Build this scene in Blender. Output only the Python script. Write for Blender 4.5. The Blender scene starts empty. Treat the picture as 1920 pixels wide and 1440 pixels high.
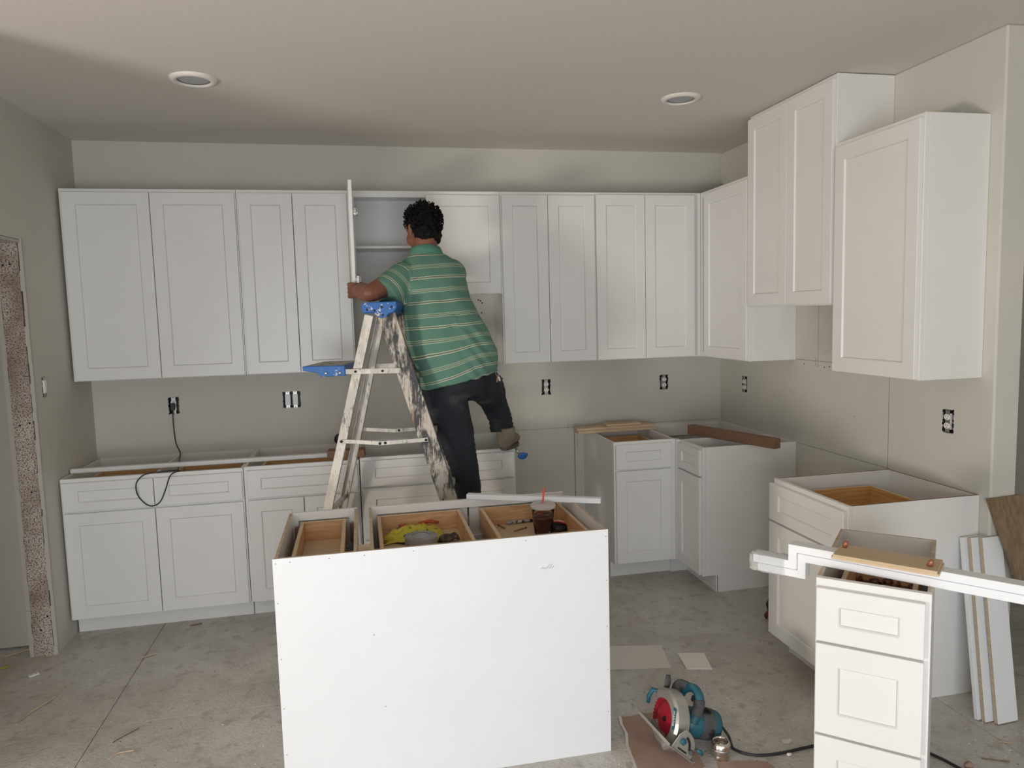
import bpy, bmesh, math, random
from mathutils import Vector, Matrix, noise
random.seed(7)
SC = bpy.context.scene
COL = SC.collection
R = math.radians
W, H = 4.138, 2.769          # room width at the back wall, ceiling height

# ------------------------------------------------------------------ camera
cam_d = bpy.data.cameras.new('camera'); cam = bpy.data.objects.new('camera', cam_d); COL.objects.link(cam)
def cam_axes(yaw, pitch, roll):
    f = Vector((math.sin(yaw)*math.cos(pitch), math.cos(yaw)*math.cos(pitch), -math.sin(pitch)))
    r = Vector((math.cos(yaw), -math.sin(yaw), 0)); u = r.cross(f)
    return r*math.cos(roll)+u*math.sin(roll), -r*math.sin(roll)+u*math.cos(roll), f
r_, u_, f_ = cam_axes(0.204738, 0.0966821, -0.02675994)
m = Matrix((r_, u_, -f_)).transposed().to_4x4(); m.translation = Vector((1.59648, -4.82810, 1.69174))
cam.matrix_world = m
cam_d.sensor_width = 36; cam_d.sensor_fit = 'HORIZONTAL'; cam_d.lens = 1368.15/1920*36
cam_d.clip_start = 0.05
SC.camera = cam

# ------------------------------------------------------------------ world, lights, exposure
wd = bpy.data.worlds.new('daylight'); SC.world = wd; wd.use_nodes = True
bg = wd.node_tree.nodes['Background']; bg.inputs[0].default_value = (0.86, 0.93, 1.0, 1); bg.inputs[1].default_value = 1.0
def area(name, loc, target, sx, sy, power, col, spread=180):
    l = bpy.data.lights.new(name, 'AREA'); l.shape = 'RECTANGLE'; l.size = sx; l.size_y = sy
    l.energy = power; l.color = col; l.spread = R(spread)
    o = bpy.data.objects.new(name, l); COL.objects.link(o); o.location = loc
    o.rotation_euler = (Vector(target)-Vector(loc)).to_track_quat('-Z', 'Y').to_euler()
    return o
# daylight through the wide patio opening in the wall behind the photographer
area('patio_daylight', (1.3, -6.7, 1.0), (1.7, 0, 0.6), 2.4, 1.7, 93, (0.895, 0.945, 1.0))
# low warm light off a sunlit patch far in the room to the left, rising past the end of the left wall
area('sunlit_patch_bounce', (-3.4, -5.2, 0.45), (1.9, -1.0, 2.5), 1.0, 0.6, 150, (1.0, 0.90, 0.80))
SC.view_settings.view_transform = 'Standard'; SC.view_settings.look = 'None'
SC.view_settings.gamma = 1; SC.view_settings.use_curve_mapping = False
SC.view_settings.exposure = 0.07
SC.cycles.max_bounces = 10; SC.cycles.diffuse_bounces = 6

# ------------------------------------------------------------------ materials
def mat(name, col, rough=0.5, metal=0.0, **kw):
    """colour mottled by noise; kw: col2, scale, stretch, bump, bscale, grain, spec, trans, ior"""
    M = bpy.data.materials.new(name); M.use_nodes = True; nt = M.node_tree; N = nt.nodes; L = nt.links
    b = N['Principled BSDF']; b.inputs['Base Color'].default_value = (*col, 1)
    b.inputs['Roughness'].default_value = rough; b.inputs['Metallic'].default_value = metal
    if 'spec' in kw: b.inputs['Specular IOR Level'].default_value = kw['spec']
    if 'trans' in kw: b.inputs['Transmission Weight'].default_value = kw['trans']; b.inputs['IOR'].default_value = kw.get('ior', 1.45)
    tc = N.new('ShaderNodeTexCoord'); mp = N.new('ShaderNodeMapping'); L.new(tc.outputs['Object'], mp.inputs[0])
    mp.inputs['Scale'].default_value = kw.get('stretch', (1, 1, 1))
    if 'col2' in kw:
        n = N.new('ShaderNodeTexNoise'); n.inputs['Scale'].default_value = kw.get('scale', 4); n.inputs['Detail'].default_value = kw.get('detail', 6)
        n.inputs['Roughness'].default_value = kw.get('nrough', 0.6); n.inputs['Distortion'].default_value = kw.get('dist', 0)
        L.new(mp.outputs[0], n.inputs['Vector'])
        cr = N.new('ShaderNodeValToRGB'); lo, hi = kw.get('ramp', (0.35, 0.65))
        cr.color_ramp.elements[0].position = lo; cr.color_ramp.elements[1].position = hi
        cr.color_ramp.elements[0].color = (*col, 1); cr.color_ramp.elements[1].color = (*kw['col2'], 1)
        L.new(n.outputs['Fac'], cr.inputs[0]); out = cr.outputs[0]
        if 'col3' in kw:
            n2 = N.new('ShaderNodeTexNoise'); n2.inputs['Scale'].default_value = kw.get('scale3', 40); n2.inputs['Detail'].default_value = 5
            L.new(mp.outputs[0], n2.inputs['Vector'])
            c2 = N.new('ShaderNodeValToRGB'); lo, hi = kw.get('ramp3', (0.55, 0.62))
            c2.color_ramp.elements[0].position = lo; c2.color_ramp.elements[1].position = hi
            L.new(n2.outputs['Fac'], c2.inputs[0])
            mx = N.new('ShaderNodeMix'); mx.data_type = 'RGBA'; L.new(c2.outputs[0], mx.inputs[0]); L.new(out, mx.inputs[6]); mx.inputs[7].default_value = (*kw['col3'], 1)
            out = mx.outputs[2]
        L.new(out, b.inputs['Base Color'])
    if 'bump' in kw:
        n = N.new('ShaderNodeTexNoise'); n.inputs['Scale'].default_value = kw.get('bscale', 60); n.inputs['Detail'].default_value = 4
        L.new(mp.outputs[0], n.inputs['Vector'])
        bp = N.new('ShaderNodeBump'); bp.inputs['Strength'].default_value = kw['bump']; bp.inputs['Distance'].default_value = kw.get('bdist', 0.004)
        L.new(n.outputs['Fac'], bp.inputs['Height']); L.new(bp.outputs[0], b.inputs['Normal'])
    return M
M = {}
M['cab'] = mat('white_cabinet_paint', (0.80, 0.80, 0.788), 0.32, col2=(0.775, 0.773, 0.758), scale=2.5, bump=0.03, bscale=300, bdist=0.001)
M['board'] = mat('white_melamine_board', (0.82, 0.845, 0.87), 0.42, col2=(0.80, 0.825, 0.85), scale=3)
M['wall'] = mat('wall_paint', (0.61, 0.588, 0.53), 0.75, col2=(0.565, 0.56, 0.51), scale=1.4, col3=(0.53, 0.52, 0.48), scale3=3.0, ramp3=(0.62, 0.8), bump=0.12, bscale=220, bdist=0.001)
M['ceiling'] = mat('ceiling_paint', (0.66, 0.625, 0.58), 0.85, bump=0.55, bscale=170, bdist=0.002)
M['concrete'] = mat('concrete', (0.45, 0.425, 0.385), 0.30, col2=(0.62, 0.60, 0.565), scale=2.2, detail=9, nrough=0.68, dist=0.6, ramp=(0.36, 0.66), col3=(0.35, 0.32, 0.29), scale3=14, ramp3=(0.55, 0.72), bump=0.9, bscale=75, bdist=0.004)
def add_grain(Mm, scale, lo, hi, col, dist=0.0, bump=0.0):
    nt = Mm.node_tree; N = nt.nodes; L = nt.links; b = N['Principled BSDF']; src = b.inputs['Base Color'].links[0].from_socket
    tc = N.new('ShaderNodeTexCoord'); n = N.new('ShaderNodeTexNoise'); n.inputs['Scale'].default_value = scale; n.inputs['Detail'].default_value = 8; n.inputs['Roughness'].default_value = 0.75; n.inputs['Distortion'].default_value = dist
    L.new(tc.outputs['Object'], n.inputs['Vector']); r = N.new('ShaderNodeValToRGB'); r.color_ramp.elements[0].position = lo; r.color_ramp.elements[1].position = hi; L.new(n.outputs['Fac'], r.inputs[0])
    mx = N.new('ShaderNodeMix'); mx.data_type = 'RGBA'; L.new(r.outputs[0], mx.inputs[0]); L.new(src, mx.inputs[6]); mx.inputs[7].default_value = (*col, 1); L.new(mx.outputs[2], b.inputs['Base Color'])
add_grain(M['cab'], 9, 0.66, 0.80, (0.66, 0.645, 0.615), dist=2.0)
add_grain(M['wall'], 3.2, 0.66, 0.84, (0.47, 0.455, 0.42), dist=1.0)
add_grain(M['concrete'], 32, 0.54, 0.72, (0.27, 0.25, 0.23), dist=1.5)
add_grain(M['concrete'], 22, 0.60, 0.74, (0.70, 0.68, 0.65), dist=2.5)
add_grain(M['concrete'], 120, 0.56, 0.70, (0.30, 0.28, 0.255))
M['ply'] = mat('plywood_edge', (0.44, 0.33, 0.22), 0.7, col2=(0.62, 0.51, 0.37), scale=6, stretch=(3, 3, 60))
M['wood'] = mat('light_drawer_wood', (0.52, 0.31, 0.155), 0.5, col2=(0.70, 0.46, 0.25), scale=3, stretch=(1.2, 1.2, 22), dist=1.2, ramp=(0.3, 0.7))
M['wood2'] = mat('drawer_side_wood', (0.46, 0.25, 0.115), 0.5, col2=(0.70, 0.45, 0.25), scale=3.5, stretch=(1.5, 1.5, 16), dist=1.5, ramp=(0.3, 0.7))
M['plyfloor'] = mat('pale_plywood', (0.52, 0.385, 0.235), 0.6, col2=(0.60, 0.46, 0.30), scale=4, stretch=(2, 20, 1))
M['pine'] = mat('orange_pine', (0.50, 0.255, 0.085), 0.5, col2=(0.68, 0.42, 0.17), scale=5, stretch=(1, 1, 30))
M['lumber'] = mat('pale_lumber', (0.55, 0.40, 0.25), 0.65, col2=(0.68, 0.53, 0.36), scale=6, stretch=(2, 25, 25))
M['beam'] = mat('reddish_lumber', (0.20, 0.105, 0.06), 0.7, col2=(0.28, 0.155, 0.09), scale=6, stretch=(30, 2, 30))
M['oldwood'] = mat('weathered_brown_board', (0.17, 0.115, 0.065), 0.75, col2=(0.26, 0.185, 0.11), scale=5, stretch=(14, 14, 1.5), col3=(0.33, 0.29, 0.24), scale3=30, ramp3=(0.66, 0.72))
M['stud'] = mat('plaster_speckled_stud', (0.33, 0.25, 0.20), 0.9, col2=(0.58, 0.52, 0.46), scale=4, ramp=(0.4, 0.6), col3=(0.15, 0.10, 0.08), scale3=150, ramp3=(0.50, 0.58), bump=0.8, bscale=110, bdist=0.004)
M['dark'] = mat('black_gap', (0.012, 0.012, 0.012), 0.9)
M['gyp'] = mat('raw_gypsum_edge', (0.50, 0.48, 0.44), 0.9, bump=0.5, bscale=80)
M['pencil'] = mat('pencil_line', (0.22, 0.21, 0.19), 0.9)
M['metal'] = mat('galvanised_metal', (0.45, 0.45, 0.44), 0.4, 0.9)
M['outlet'] = mat('white_outlet_plastic', (0.82, 0.81, 0.78), 0.35)
M['black'] = mat('black_rubber', (0.018, 0.018, 0.022), 0.5)
M['lens'] = mat('frosted_lamp_lens', (0.38, 0.40, 0.42), 0.5)
M['ring'] = mat('white_lamp_trim', (0.78, 0.75, 0.70), 0.5)
M['chrome'] = mat('bright_nickel', (0.75, 0.74, 0.72), 0.2, 0.9)
M['screw'] = mat('dark_screw', (0.05, 0.045, 0.04), 0.4, 0.8)
M['copper'] = mat('copper_brown', (0.36, 0.14, 0.075), 0.35, 0.3)

# ------------------------------------------------------------------ mesh helpers
class MB:
    """collects boxes, tubes and prisms; build() links them as ONE mesh object"""
    def __init__(s): s.v = []; s.f = []; s.m = []; s.sm = []
    def add(s, vs, fs, mi=0, sm=False):
        o = len(s.v); s.v += [Vector(v) for v in vs]
        for k, f in enumerate(fs):
            s.f.append([i+o for i in f]); s.m.append(mi[k] if isinstance(mi, (list, tuple)) else mi); s.sm.append(sm)
        return s
    def box(s, x0, x1, y0, y1, z0, z1, mi=0, top=None, M4=None):
        vs = [Vector((x, y, z)) for z in (z0, z1) for y in (y0, y1) for x in (x0, x1)]
        if M4: vs = [M4 @ v for v in vs]
        fs = [(0, 2, 3, 1), (4, 5, 7, 6), (0, 1, 5, 4), (2, 6, 7, 3), (0, 4, 6, 2), (1, 3, 7, 5)]
        ms = [mi]*6
        if top is not None: ms[1] = top
        return s.add(vs, fs, ms)
    def bar(s, a, b, w, t, up=(0, 0, 1), mi=0):
        """box from a to b, w wide (side), t thick (along up)"""
        a, b = Vector(a), Vector(b); d = (b-a).normalized(); u = Vector(up); sd = d.cross(u).normalized(); u = sd.cross(d)
        vs = []
        for p in (a, b):
            for su in (-1, 1):
                for ss in (-1, 1): vs.append(p+sd*ss*w/2+u*su*t/2)
        return s.add(vs, [(0, 1, 3, 2), (4, 6, 7, 5), (0, 4, 5, 1), (2, 3, 7, 6), (0, 2, 6, 4), (1, 5, 7, 3)], mi)
    def tube(s, pts, rad, n=10, mi=0, sm=True, cap=True, up=None):
        pts = [Vector(p) for p in pts]; k = len(pts)
        if not isinstance(rad, (list, tuple)): rad = [rad]*k
        vs = []; fs = []; prev = None
        for i, p in enumerate(pts):
            d = (pts[min(i+1, k-1)]-pts[max(i-1, 0)]).normalized()
            if prev is None:
                a = Vector(up) if up else (Vector((0, 0, 1)) if abs(d.z) < 0.9 else Vector((1, 0, 0)))
                e1 = (a-d*a.dot(d)).normalized()
            else: e1 = (prev-d*prev.dot(d)).normalized()
            prev = e1; e2 = d.cross(e1)
            r = rad[i]; rx, ry = r if isinstance(r, (list, tuple)) else (r, r)
            for j in range(n):
                t = 2*math.pi*j/n; vs.append(p+e1*math.cos(t)*rx+e2*math.sin(t)*ry)
        for i in range(k-1):
            for j in range(n): fs.append((i*n+j, i*n+(j+1) % n, (i+1)*n+(j+1) % n, (i+1)*n+j))
        if cap: fs += [tuple(range(n))[::-1], tuple((k-1)*n+j for j in range(n))]
        return s.add(vs, fs, mi, sm)
    def lathe(s, prof, c=(0, 0, 0), n=24, mi=0, sm=True, axis='Z', M4=None, cap=True):
        vs = []; fs = []
        for (r, z) in prof:
            for j in range(n):
                t = 2*math.pi*j/n; p = (r*math.cos(t), r*math.sin(t), z)
                if axis == 'X': p = (p[2], p[0], p[1])
                if axis == 'Y': p = (p[0], p[2], p[1])
                p = Vector(p)
                if M4: p = M4 @ p
                vs.append(p+Vector(c))
        k = len(prof)
        for i in range(k-1):
            for j in range(n): fs.append((i*n+j, i*n+(j+1) % n, (i+1)*n+(j+1) % n, (i+1)*n+j))
        if cap: fs += [tuple(range(n))[::-1], tuple((k-1)*n+j for j in range(n))]
        return s.add(vs, fs, mi, sm)
    def ball(s, c, r, n=14, mi=0, M4=None):
        rx, ry, rz = r if isinstance(r, (list, tuple)) else (r, r, r)
        k = n//2+1; vs = []; fs = []
        for i in range(k):
            ph = math.pi*(i+0.02)/(k-0.96) if False else math.pi*i/(k-1)
            ph = min(max(ph, 0.02), math.pi-0.02)
            for j in range(n):
                t = 2*math.pi*j/n; p = Vector((math.sin(ph)*math.cos(t)*rx, math.sin(ph)*math.sin(t)*ry, -math.cos(ph)*rz))
                if M4: p = M4 @ p
                vs.append(p+Vector(c))
        for i in range(k-1):
            for j in range(n): fs.append((i*n+j, i*n+(j+1) % n, (i+1)*n+(j+1) % n, (i+1)*n+j))
        fs += [tuple(range(n))[::-1], tuple((k-1)*n+j for j in range(n))]
        return s.add(vs, fs, mi, True)
    def prism(s, poly, z0, z1, mi=0, M4=None):
        n = len(poly); vs = [Vector((x, y, z)) for z in (z0, z1) for x, y in poly]
        if M4: vs = [M4 @ v for v in vs]
        fs = [tuple(range(n))[::-1], tuple(range(n, 2*n))]+[(i, (i+1) % n, n+(i+1) % n, n+i) for i in range(n)]
        return s.add(vs, fs, mi)
    def shift(s, d):
        d = Vector(d); s.v = [v+d for v in s.v]; return s
    def build(s, name, mats, parent=None, bevel=0, loc=None, rot=None, fix=True):
        me = bpy.data.meshes.new(name); me.from_pydata([tuple(v) for v in s.v], [], s.f)
        if not isinstance(mats, (list, tuple)): mats = [mats]
        for q in mats: me.materials.append(q)
        for p, mi, sm in zip(me.polygons, s.m, s.sm): p.material_index = mi; p.use_smooth = sm
        if fix:
            bm = bmesh.new(); bm.from_mesh(me); bmesh.ops.recalc_face_normals(bm, faces=bm.faces); bm.to_mesh(me); bm.free()
        me.update(); o = bpy.data.objects.new(name, me); COL.objects.link(o)
        if parent: o.parent = parent
        if loc is not None: o.location = loc
        if rot is not None: o.rotation_euler = rot
        if bevel:
            b = o.modifiers.new('bevel', 'BEVEL'); b.width = bevel; b.segments = 1; b.limit_method = 'ANGLE'; b.angle_limit = R(40)
        return o
def tag(o, label, cat, group=None):
    o['label'] = label; o['category'] = cat
    if group: o['group'] = group
    return o
def thing(name, label, cat, loc=(0, 0, 0), rz=0, group=None):
    o = bpy.data.objects.new(name, None); COL.objects.link(o); o.empty_display_size = 0.05
    o.location = loc; o.rotation_euler = (0, 0, rz); return tag(o, label, cat, group)
def structure(o): o['kind'] = 'structure'; return o
def bx(name, parent, m, *b, bevel=0.001, top=None, mats=None):
    return MB().box(*b, top=top).build(name, mats or m, parent, bevel)
def carve(o, boxes):
    """cut real holes (x0,x1,y0,y1,z0,z1) into a mesh and bake the result"""
    for b in boxes:
        c = MB().box(*b).build('cutter', M['dark'])
        md = o.modifiers.new('cut', 'BOOLEAN'); md.operation = 'DIFFERENCE'; md.object = c; md.solver = 'EXACT'
        bpy.context.view_layer.update()
        me = bpy.data.meshes.new_from_object(o.evaluated_get(bpy.context.evaluated_depsgraph_get()))
        o.modifiers.remove(md); o.data = me; bpy.data.objects.remove(c)

# ------------------------------------------------------------------ setting
fl = structure(bx('floor', None, M['concrete'], -6.2, 7, -8.2, 0.3, -0.15, -0.006, bevel=0))
# saw-cut slabs of concrete
xs = [-6.2, 0.453, 3.95, 7]; ys = [-8.2, -4.9, -1.6, 0.3]
for i in range(3):
    for j in range(3):
        bx('slab', fl, M['concrete'], xs[i]+0.0016, xs[i+1]-0.0016, ys[j]+0.0012, ys[j+1]-0.0012, -0.02, 0, bevel=0.0015)
structure(bx('ceiling', None, M['ceiling'], -6.2, 7, -8.2, 0.3, H, H+0.12, bevel=0))
OUT_B = [(0.455, 1.178, 0.058), (1.158, 1.18, 0.105), (2.837, 1.182, 0.058), (3.70, 1.177, 0.058)]
wb = structure(bx('wall_back', None, M['wall'], -0.12, W+0.125, 0, 0.14, 0, H, bevel=0))
carve(wb, [(x-w/2, x+w/2, -0.05, 0.05, z-0.052, z+0.052) for x, z, w in OUT_B])
OUT_R = [(-0.335, 1.171), (-2.085, 1.163)]
wr = structure(bx('wall_right', None, M['wall'], W, W+0.125, -2.32, 0, 0, H, bevel=0.004))
carve(wr, [(W-0.05, W+0.05, y-0.029, y+0.029, z-0.052, z+0.052) for y, z in OUT_R])
wl = structure(MB().box(-0.12, 0, -0.78, 0, 0, H).build('wall_left', M['wall']))
structure(MB().box(-0.12, 0, -1.75, -0.78, 2.115, H).build('wall_left_header', M['wall']))
structure(MB().box(-0.12, 0, -2.05, -1.75, 0, H).build('wall_left_near', M['wall']))
carve(wl, [(-0.05, 0.05, -0.695, -0.655, 1.335, 1.425)])
# rough jamb of the unfinished opening: speckled stud between two drywall edges
jb = structure(MB().box(-0.105, -0.016, -0.80, -0.781, 0, 2.11).build('trim_1', M['stud'], None))
g = MB()
for x0, x1 in ((-0.128, -0.106), (-0.0145, 0.003)):
    zz = 0
    while zz < 2.11:
        dz = random.uniform(0.03, 0.10); j = random.uniform(-0.003, 0.004); z1 = min(zz+dz, 2.13)
        g.box(x0+(j if x0 > -0.1 else 0), x1+(0 if x0 > -0.1 else j), -0.797+random.uniform(-0.003, 0.003), -0.779, zz, z1); zz = z1
g.build('drywall_edge', M['gyp'], jb)
sc = MB()
for x, z in ((-0.085, 1.99), (-0.055, 1.995), (-0.03, 0.21), (-0.065, 0.14), (-0.05, 0.86), (-0.03, 1.21), (-0.075, 1.2)):
    sc.lathe([(0.005, -0.801), (0.001, -0.803)], (x, 0, z), 8, axis='Y')
sc.build('screw_head', M['dark'], jb)
structure(MB().box(-0.118, -0.004, -1.75, -0.80, 2.098, 2.113).build('trim_2', M['gyp']))
# room beyond the opening
structure(bx('wall_left_room', None, M['wall'], -6.1, -0.12, -0.665, -0.55, 0.012, H, bevel=0))
structure(bx('wall_left_room_end', None, M['wall'], -6.2, -6.1, -8.2, -0.55, 0, H, bevel=0))
structure(bx('wall_light_blocker', None, M['wall'], -2.4, -0.12, -2.05, -1.93, 0, H, bevel=0))  # unseen wall added to keep the warm low light out of the doorway
# hallway right of the wall end
structure(bx('wall_hallway', None, M['wall'], W+1.35, W+1.45, -8.2, 0.1, 0, H, bevel=0))
structure(bx('wall_hallway_end', None, M['wall'], W+0.125, W+1.35, -0.10, 0.0, 0, H, bevel=0))
# wall behind the photographer with patio opening and window
wf = structure(MB().box(-6.2, W+1.45, -8.2, -8.0, 0, H).build('wall_front', M['wall']))
# pencil layout lines on the drywall
def pencil(*b): bx('pencil_line', wb, M['pencil'], *b, bevel=0)
for a, b, z in ((2.49, 3.10, 0.891), (3.28, 4.13, 0.891)): pencil(a, b, -0.0006, 0.001, z, z+0.0022)
pencil(2.985, 2.987, -0.0006, 0.001, 0.88, 0.915); pencil(3.052, 3.054, -0.0006, 0.001, 0.75, 0.91)
pencil(3.030, 3.036, -0.0006, 0.001, 0.0, 0.87)
for y0, y1, z0, z1 in ((-1.728, -0.93, 0.874, 0.8765), (-1.715, -1.7125, 0.86, 1.37), (-1.712, -0.925, 1.374, 1.3765), (-1.141, -1.139, 1.34, 1.69), (-1.285, -1.283, 1.34, 1.385), (-1.12, -1.118, 1.345, 1.40)):
    bx('pencil_line', wr, M['pencil'], W-0.0007, W+0.001, y0, y1, z0, z1, bevel=0)
sm = MB()
for (y, z, r) in ((-1.20, 1.344, .004), (-1.245, 1.35, .004), (-1.30, 1.345, .005), (-1.33, 1.352, .004), (-1.335, 1.33, .004), (-1.01, 1.352, .004), (-1.46, 1.10, .003)):
    sm.lathe([(r, W-0.0015), (r*0.6, W-0.002)], (0, y, z), 8, axis='X')
sm.build('screw_hole', M['dark'], wr)
sm = MB()
for (x, z) in ((2.40, 1.78), (2.385, 1.785), (2.41, 1.765), (2.405, 1.70), (2.39, 1.62)):
    sm.lathe([(0.005, -0.0015), (0.003, -0.002)], (x, 0, z), 8, axis='Y')
sm.build('screw_hole', M['dark'], wb)

# ------------------------------------------------------------------ ceiling lamps
for i, (x, y) in enumerate(((0.928, -1.245), (3.272, -1.218))):
    t = thing('recessed_light', ['unlit round recessed ceiling light above the left cabinets', 'unlit round recessed ceiling light nearer the right wall'][i], 'light', (x, y, H), group='recessed lights in the ceiling')
    MB().lathe([(0.070, -0.006), (0.074, -0.014), (0.092, -0.012), (0.102, -0.002), (0.102, 0.0)], n=40, cap=False).build('trim_ring', M['ring'], t, fix=False)
    MB().lathe([(0.001, -0.0055), (0.05, -0.0065), (0.072, -0.004), (0.072, 0.0)], n=40).build('lens', M['lens'], t)

# ------------------------------------------------------------------ outlets
def outlet(label, loc, rz, gang=1, kind='duplex', group='bare electrical outlets in the walls'):
    t = thing('electrical_outlet' if kind == 'duplex' else 'light_switch', label, 'outlet' if kind == 'duplex' else 'switch', loc, rz, group if kind == 'duplex' else None)
    w = 0.056 if gang == 1 else 0.103
    if kind == 'blank': w = 0.038
    b = MB()   # open-front box standing in the hole
    b.box(-w/2, -w/2+0.002, 0.0, 0.045, -0.05, 0.05); b.box(w/2-0.002, w/2, 0, 0.045, -0.05, 0.05)
    b.box(-w/2, w/2, 0, 0.045, -0.05, -0.048); b.box(-w/2, w/2, 0, 0.045, 0.048, 0.05); b.box(-w/2, w/2, 0.043, 0.045, -0.05, 0.05)
    # ragged torn edge of the hole
    for k in range(26):
        sx = random.choice((-1, 1)); z = random.uniform(-0.052, 0.052); q = random.uniform(0.002, 0.005)
        b.box(sx*w/2-q, sx*w/2+q, -0.0012, 0.001, z-q, z+q)
    b.build('box', M['black'], t)
    offs = [0] if gang == 1 else [-0.023, 0.023]
    for ox in offs:
        y = MB().box(ox-0.012, ox+0.012, -0.004, -0.002, -0.053, 0.053)
        for z in (-0.049, 0.049): y.lathe([(0.003, -0.0045), (0.003, -0.003)], (ox, 0, z), 8, axis='Y', mi=1)
        y.build('mounting_yoke', [M['metal'], M['dark']], t)
        if kind == 'duplex':
            r = MB().box(ox-0.012, ox+0.012, -0.003, 0.03, -0.036, 0.036)
            for z in (-0.0195, 0.0195):
                r.prism([(ox+0.0165*math.cos(a)*1.0, z+0.0145*max(-0.86, min(0.86, math.sin(a)))) for a in [2*math.pi*k/20 for k in range(20)]], 0.002, 0.008, M4=Matrix(((1, 0, 0, 0), (0, 0, -1, 0), (0, 1, 0, 0), (0, 0, 0, 1))))
                for dx in (-0.006, 0.006): r.box(ox+dx-0.001, ox+dx+0.001, -0.0086, -0.007, z, z+0.008, mi=1)
                r.lathe([(0.0022, -0.0086), (0.0022, -0.007)], (ox, 0, z-0.007), 8, axis='Y', mi=1)
            r.lathe([(0.002, -0.004), (0.002, -0.002)], (ox, 0, 0), 8, axis='Y', mi=1)
            r.build('receptacle', [M['outlet'], M['dark']], t)
        else:
            r = MB().box(ox-0.0165, ox+0.0165, -0.006, 0.02, -0.034, 0.034); r.box(ox-0.0135, ox+0.0135, -0.009, -0.005, -0.030, 0.030)
            r.build('rocker', [M['outlet']], t, 0.001)
    return t
outlet('electrical outlet on back wall with black cord plugged in', (0.455, 0, 1.178), 0)
outlet('double rocker light switch without cover plate on back wall', (1.158, 0, 1.18), 0, gang=2, kind='switch')
outlet('electrical outlet on back wall right of the person', (2.837, 0, 1.182), 0)
outlet('electrical outlet on back wall near the corner, under the rightmost back cabinet', (3.70, 0, 1.177), 0)
outlet('electrical outlet on right wall close to the back corner', (W, -0.335, 1.171), -math.pi/2)
outlet('electrical outlet on right wall below the nearest wall cabinet', (W, -2.085, 1.163), -math.pi/2)
outlet('narrow white switch without plate on the left wall', (0, -0.675, 1.38), math.pi/2, kind='blank')

# ------------------------------------------------------------------ cabinet building
def shaker(name, parent, x0, x1, z0, z1, y, sx=0.066, sz=0.066, T=0.019, label=None):
    """framed door or drawer front; y = its back face, front at y-T; the recessed panel is a sub-part"""
    b = 0.004; yf = y-T; yr = yf+0.008
    a0, a1, c0, c1 = x0+sx, x1-sx, z0+sz, z1-sz
    def rect(p0, p1, q0, q1, yy): return [(p0, yy, q0), (p1, yy, q0), (p1, yy, q1), (p0, yy, q1)]
    vs = rect(x0, x1, z0, z1, yf)+rect(a0, a1, c0, c1, yf)+rect(a0+b, a1-b, c0+b, c1-b, yr)+rect(a0+b, a1-b, c0+b, c1-b, y)+rect(x0, x1, z0, z1, y)
    fs = []
    for q in range(4):
        for i in range(4):
            j = (i+1) % 4; fs.append((q*4+i, q*4+j, (q+1)*4+j, (q+1)*4+i))
    for i in range(4):
        j = (i+1) % 4; fs.append((16+i, 16+j, j, i))
    d = MB().add(vs, fs).build(name, M['cab'], parent, 0.0016)
    MB().box(a0+b+0.0004, a1-b-0.0004, yr, yr+0.006, c0+b+0.0004, c1-b-0.0004).build('panel', M['cab'], d, 0.001)
    if label: d['label'] = label
    return d
def frame_ring(parent, w, y, z0, z1, st=0.035, rails=(), top=0.035, bot=0.03, T=0.019):
    f = MB(); f.box(0, st, y-T, y, z0, z1); f.box(w-st, w, y-T, y, z0, z1)
    f.box(st, w-st, y-T, y, z0, z0+bot); f.box(st, w-st, y-T, y, z1-top, z1)
    for r in rails: f.box(st, w-st, y-T, y, r-0.015, r+0.015)
    return f.build('face_frame', M['cab'], parent, 0.0008)
def drawer_box(parent, x0, x1, y0, y1, z0, z1, wood='wood', back=True):
    """open wooden drawer, y0 front .. y1 back"""
    t = 0.015; d = MB()
    d.box(x0, x0+t, y0, y1, z0, z1, mi=0, top=2); d.box(x1-t, x1, y0, y1, z0, z1, mi=0, top=2)
    d.box(x0+t, x1-t, y0, y0+t, z0, z1, mi=0, top=2); d.box(x0+t, x1-t, y1-t, y1, z0, z1, mi=0, top=2)
    d.box(x0+t, x1-t, y0+t, y1-t, z0+0.008, z0+0.014, mi=1)
    return d.build('drawer_box', [M[wood], M['plyfloor'], M['lumber']], parent, 0.001)
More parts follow.
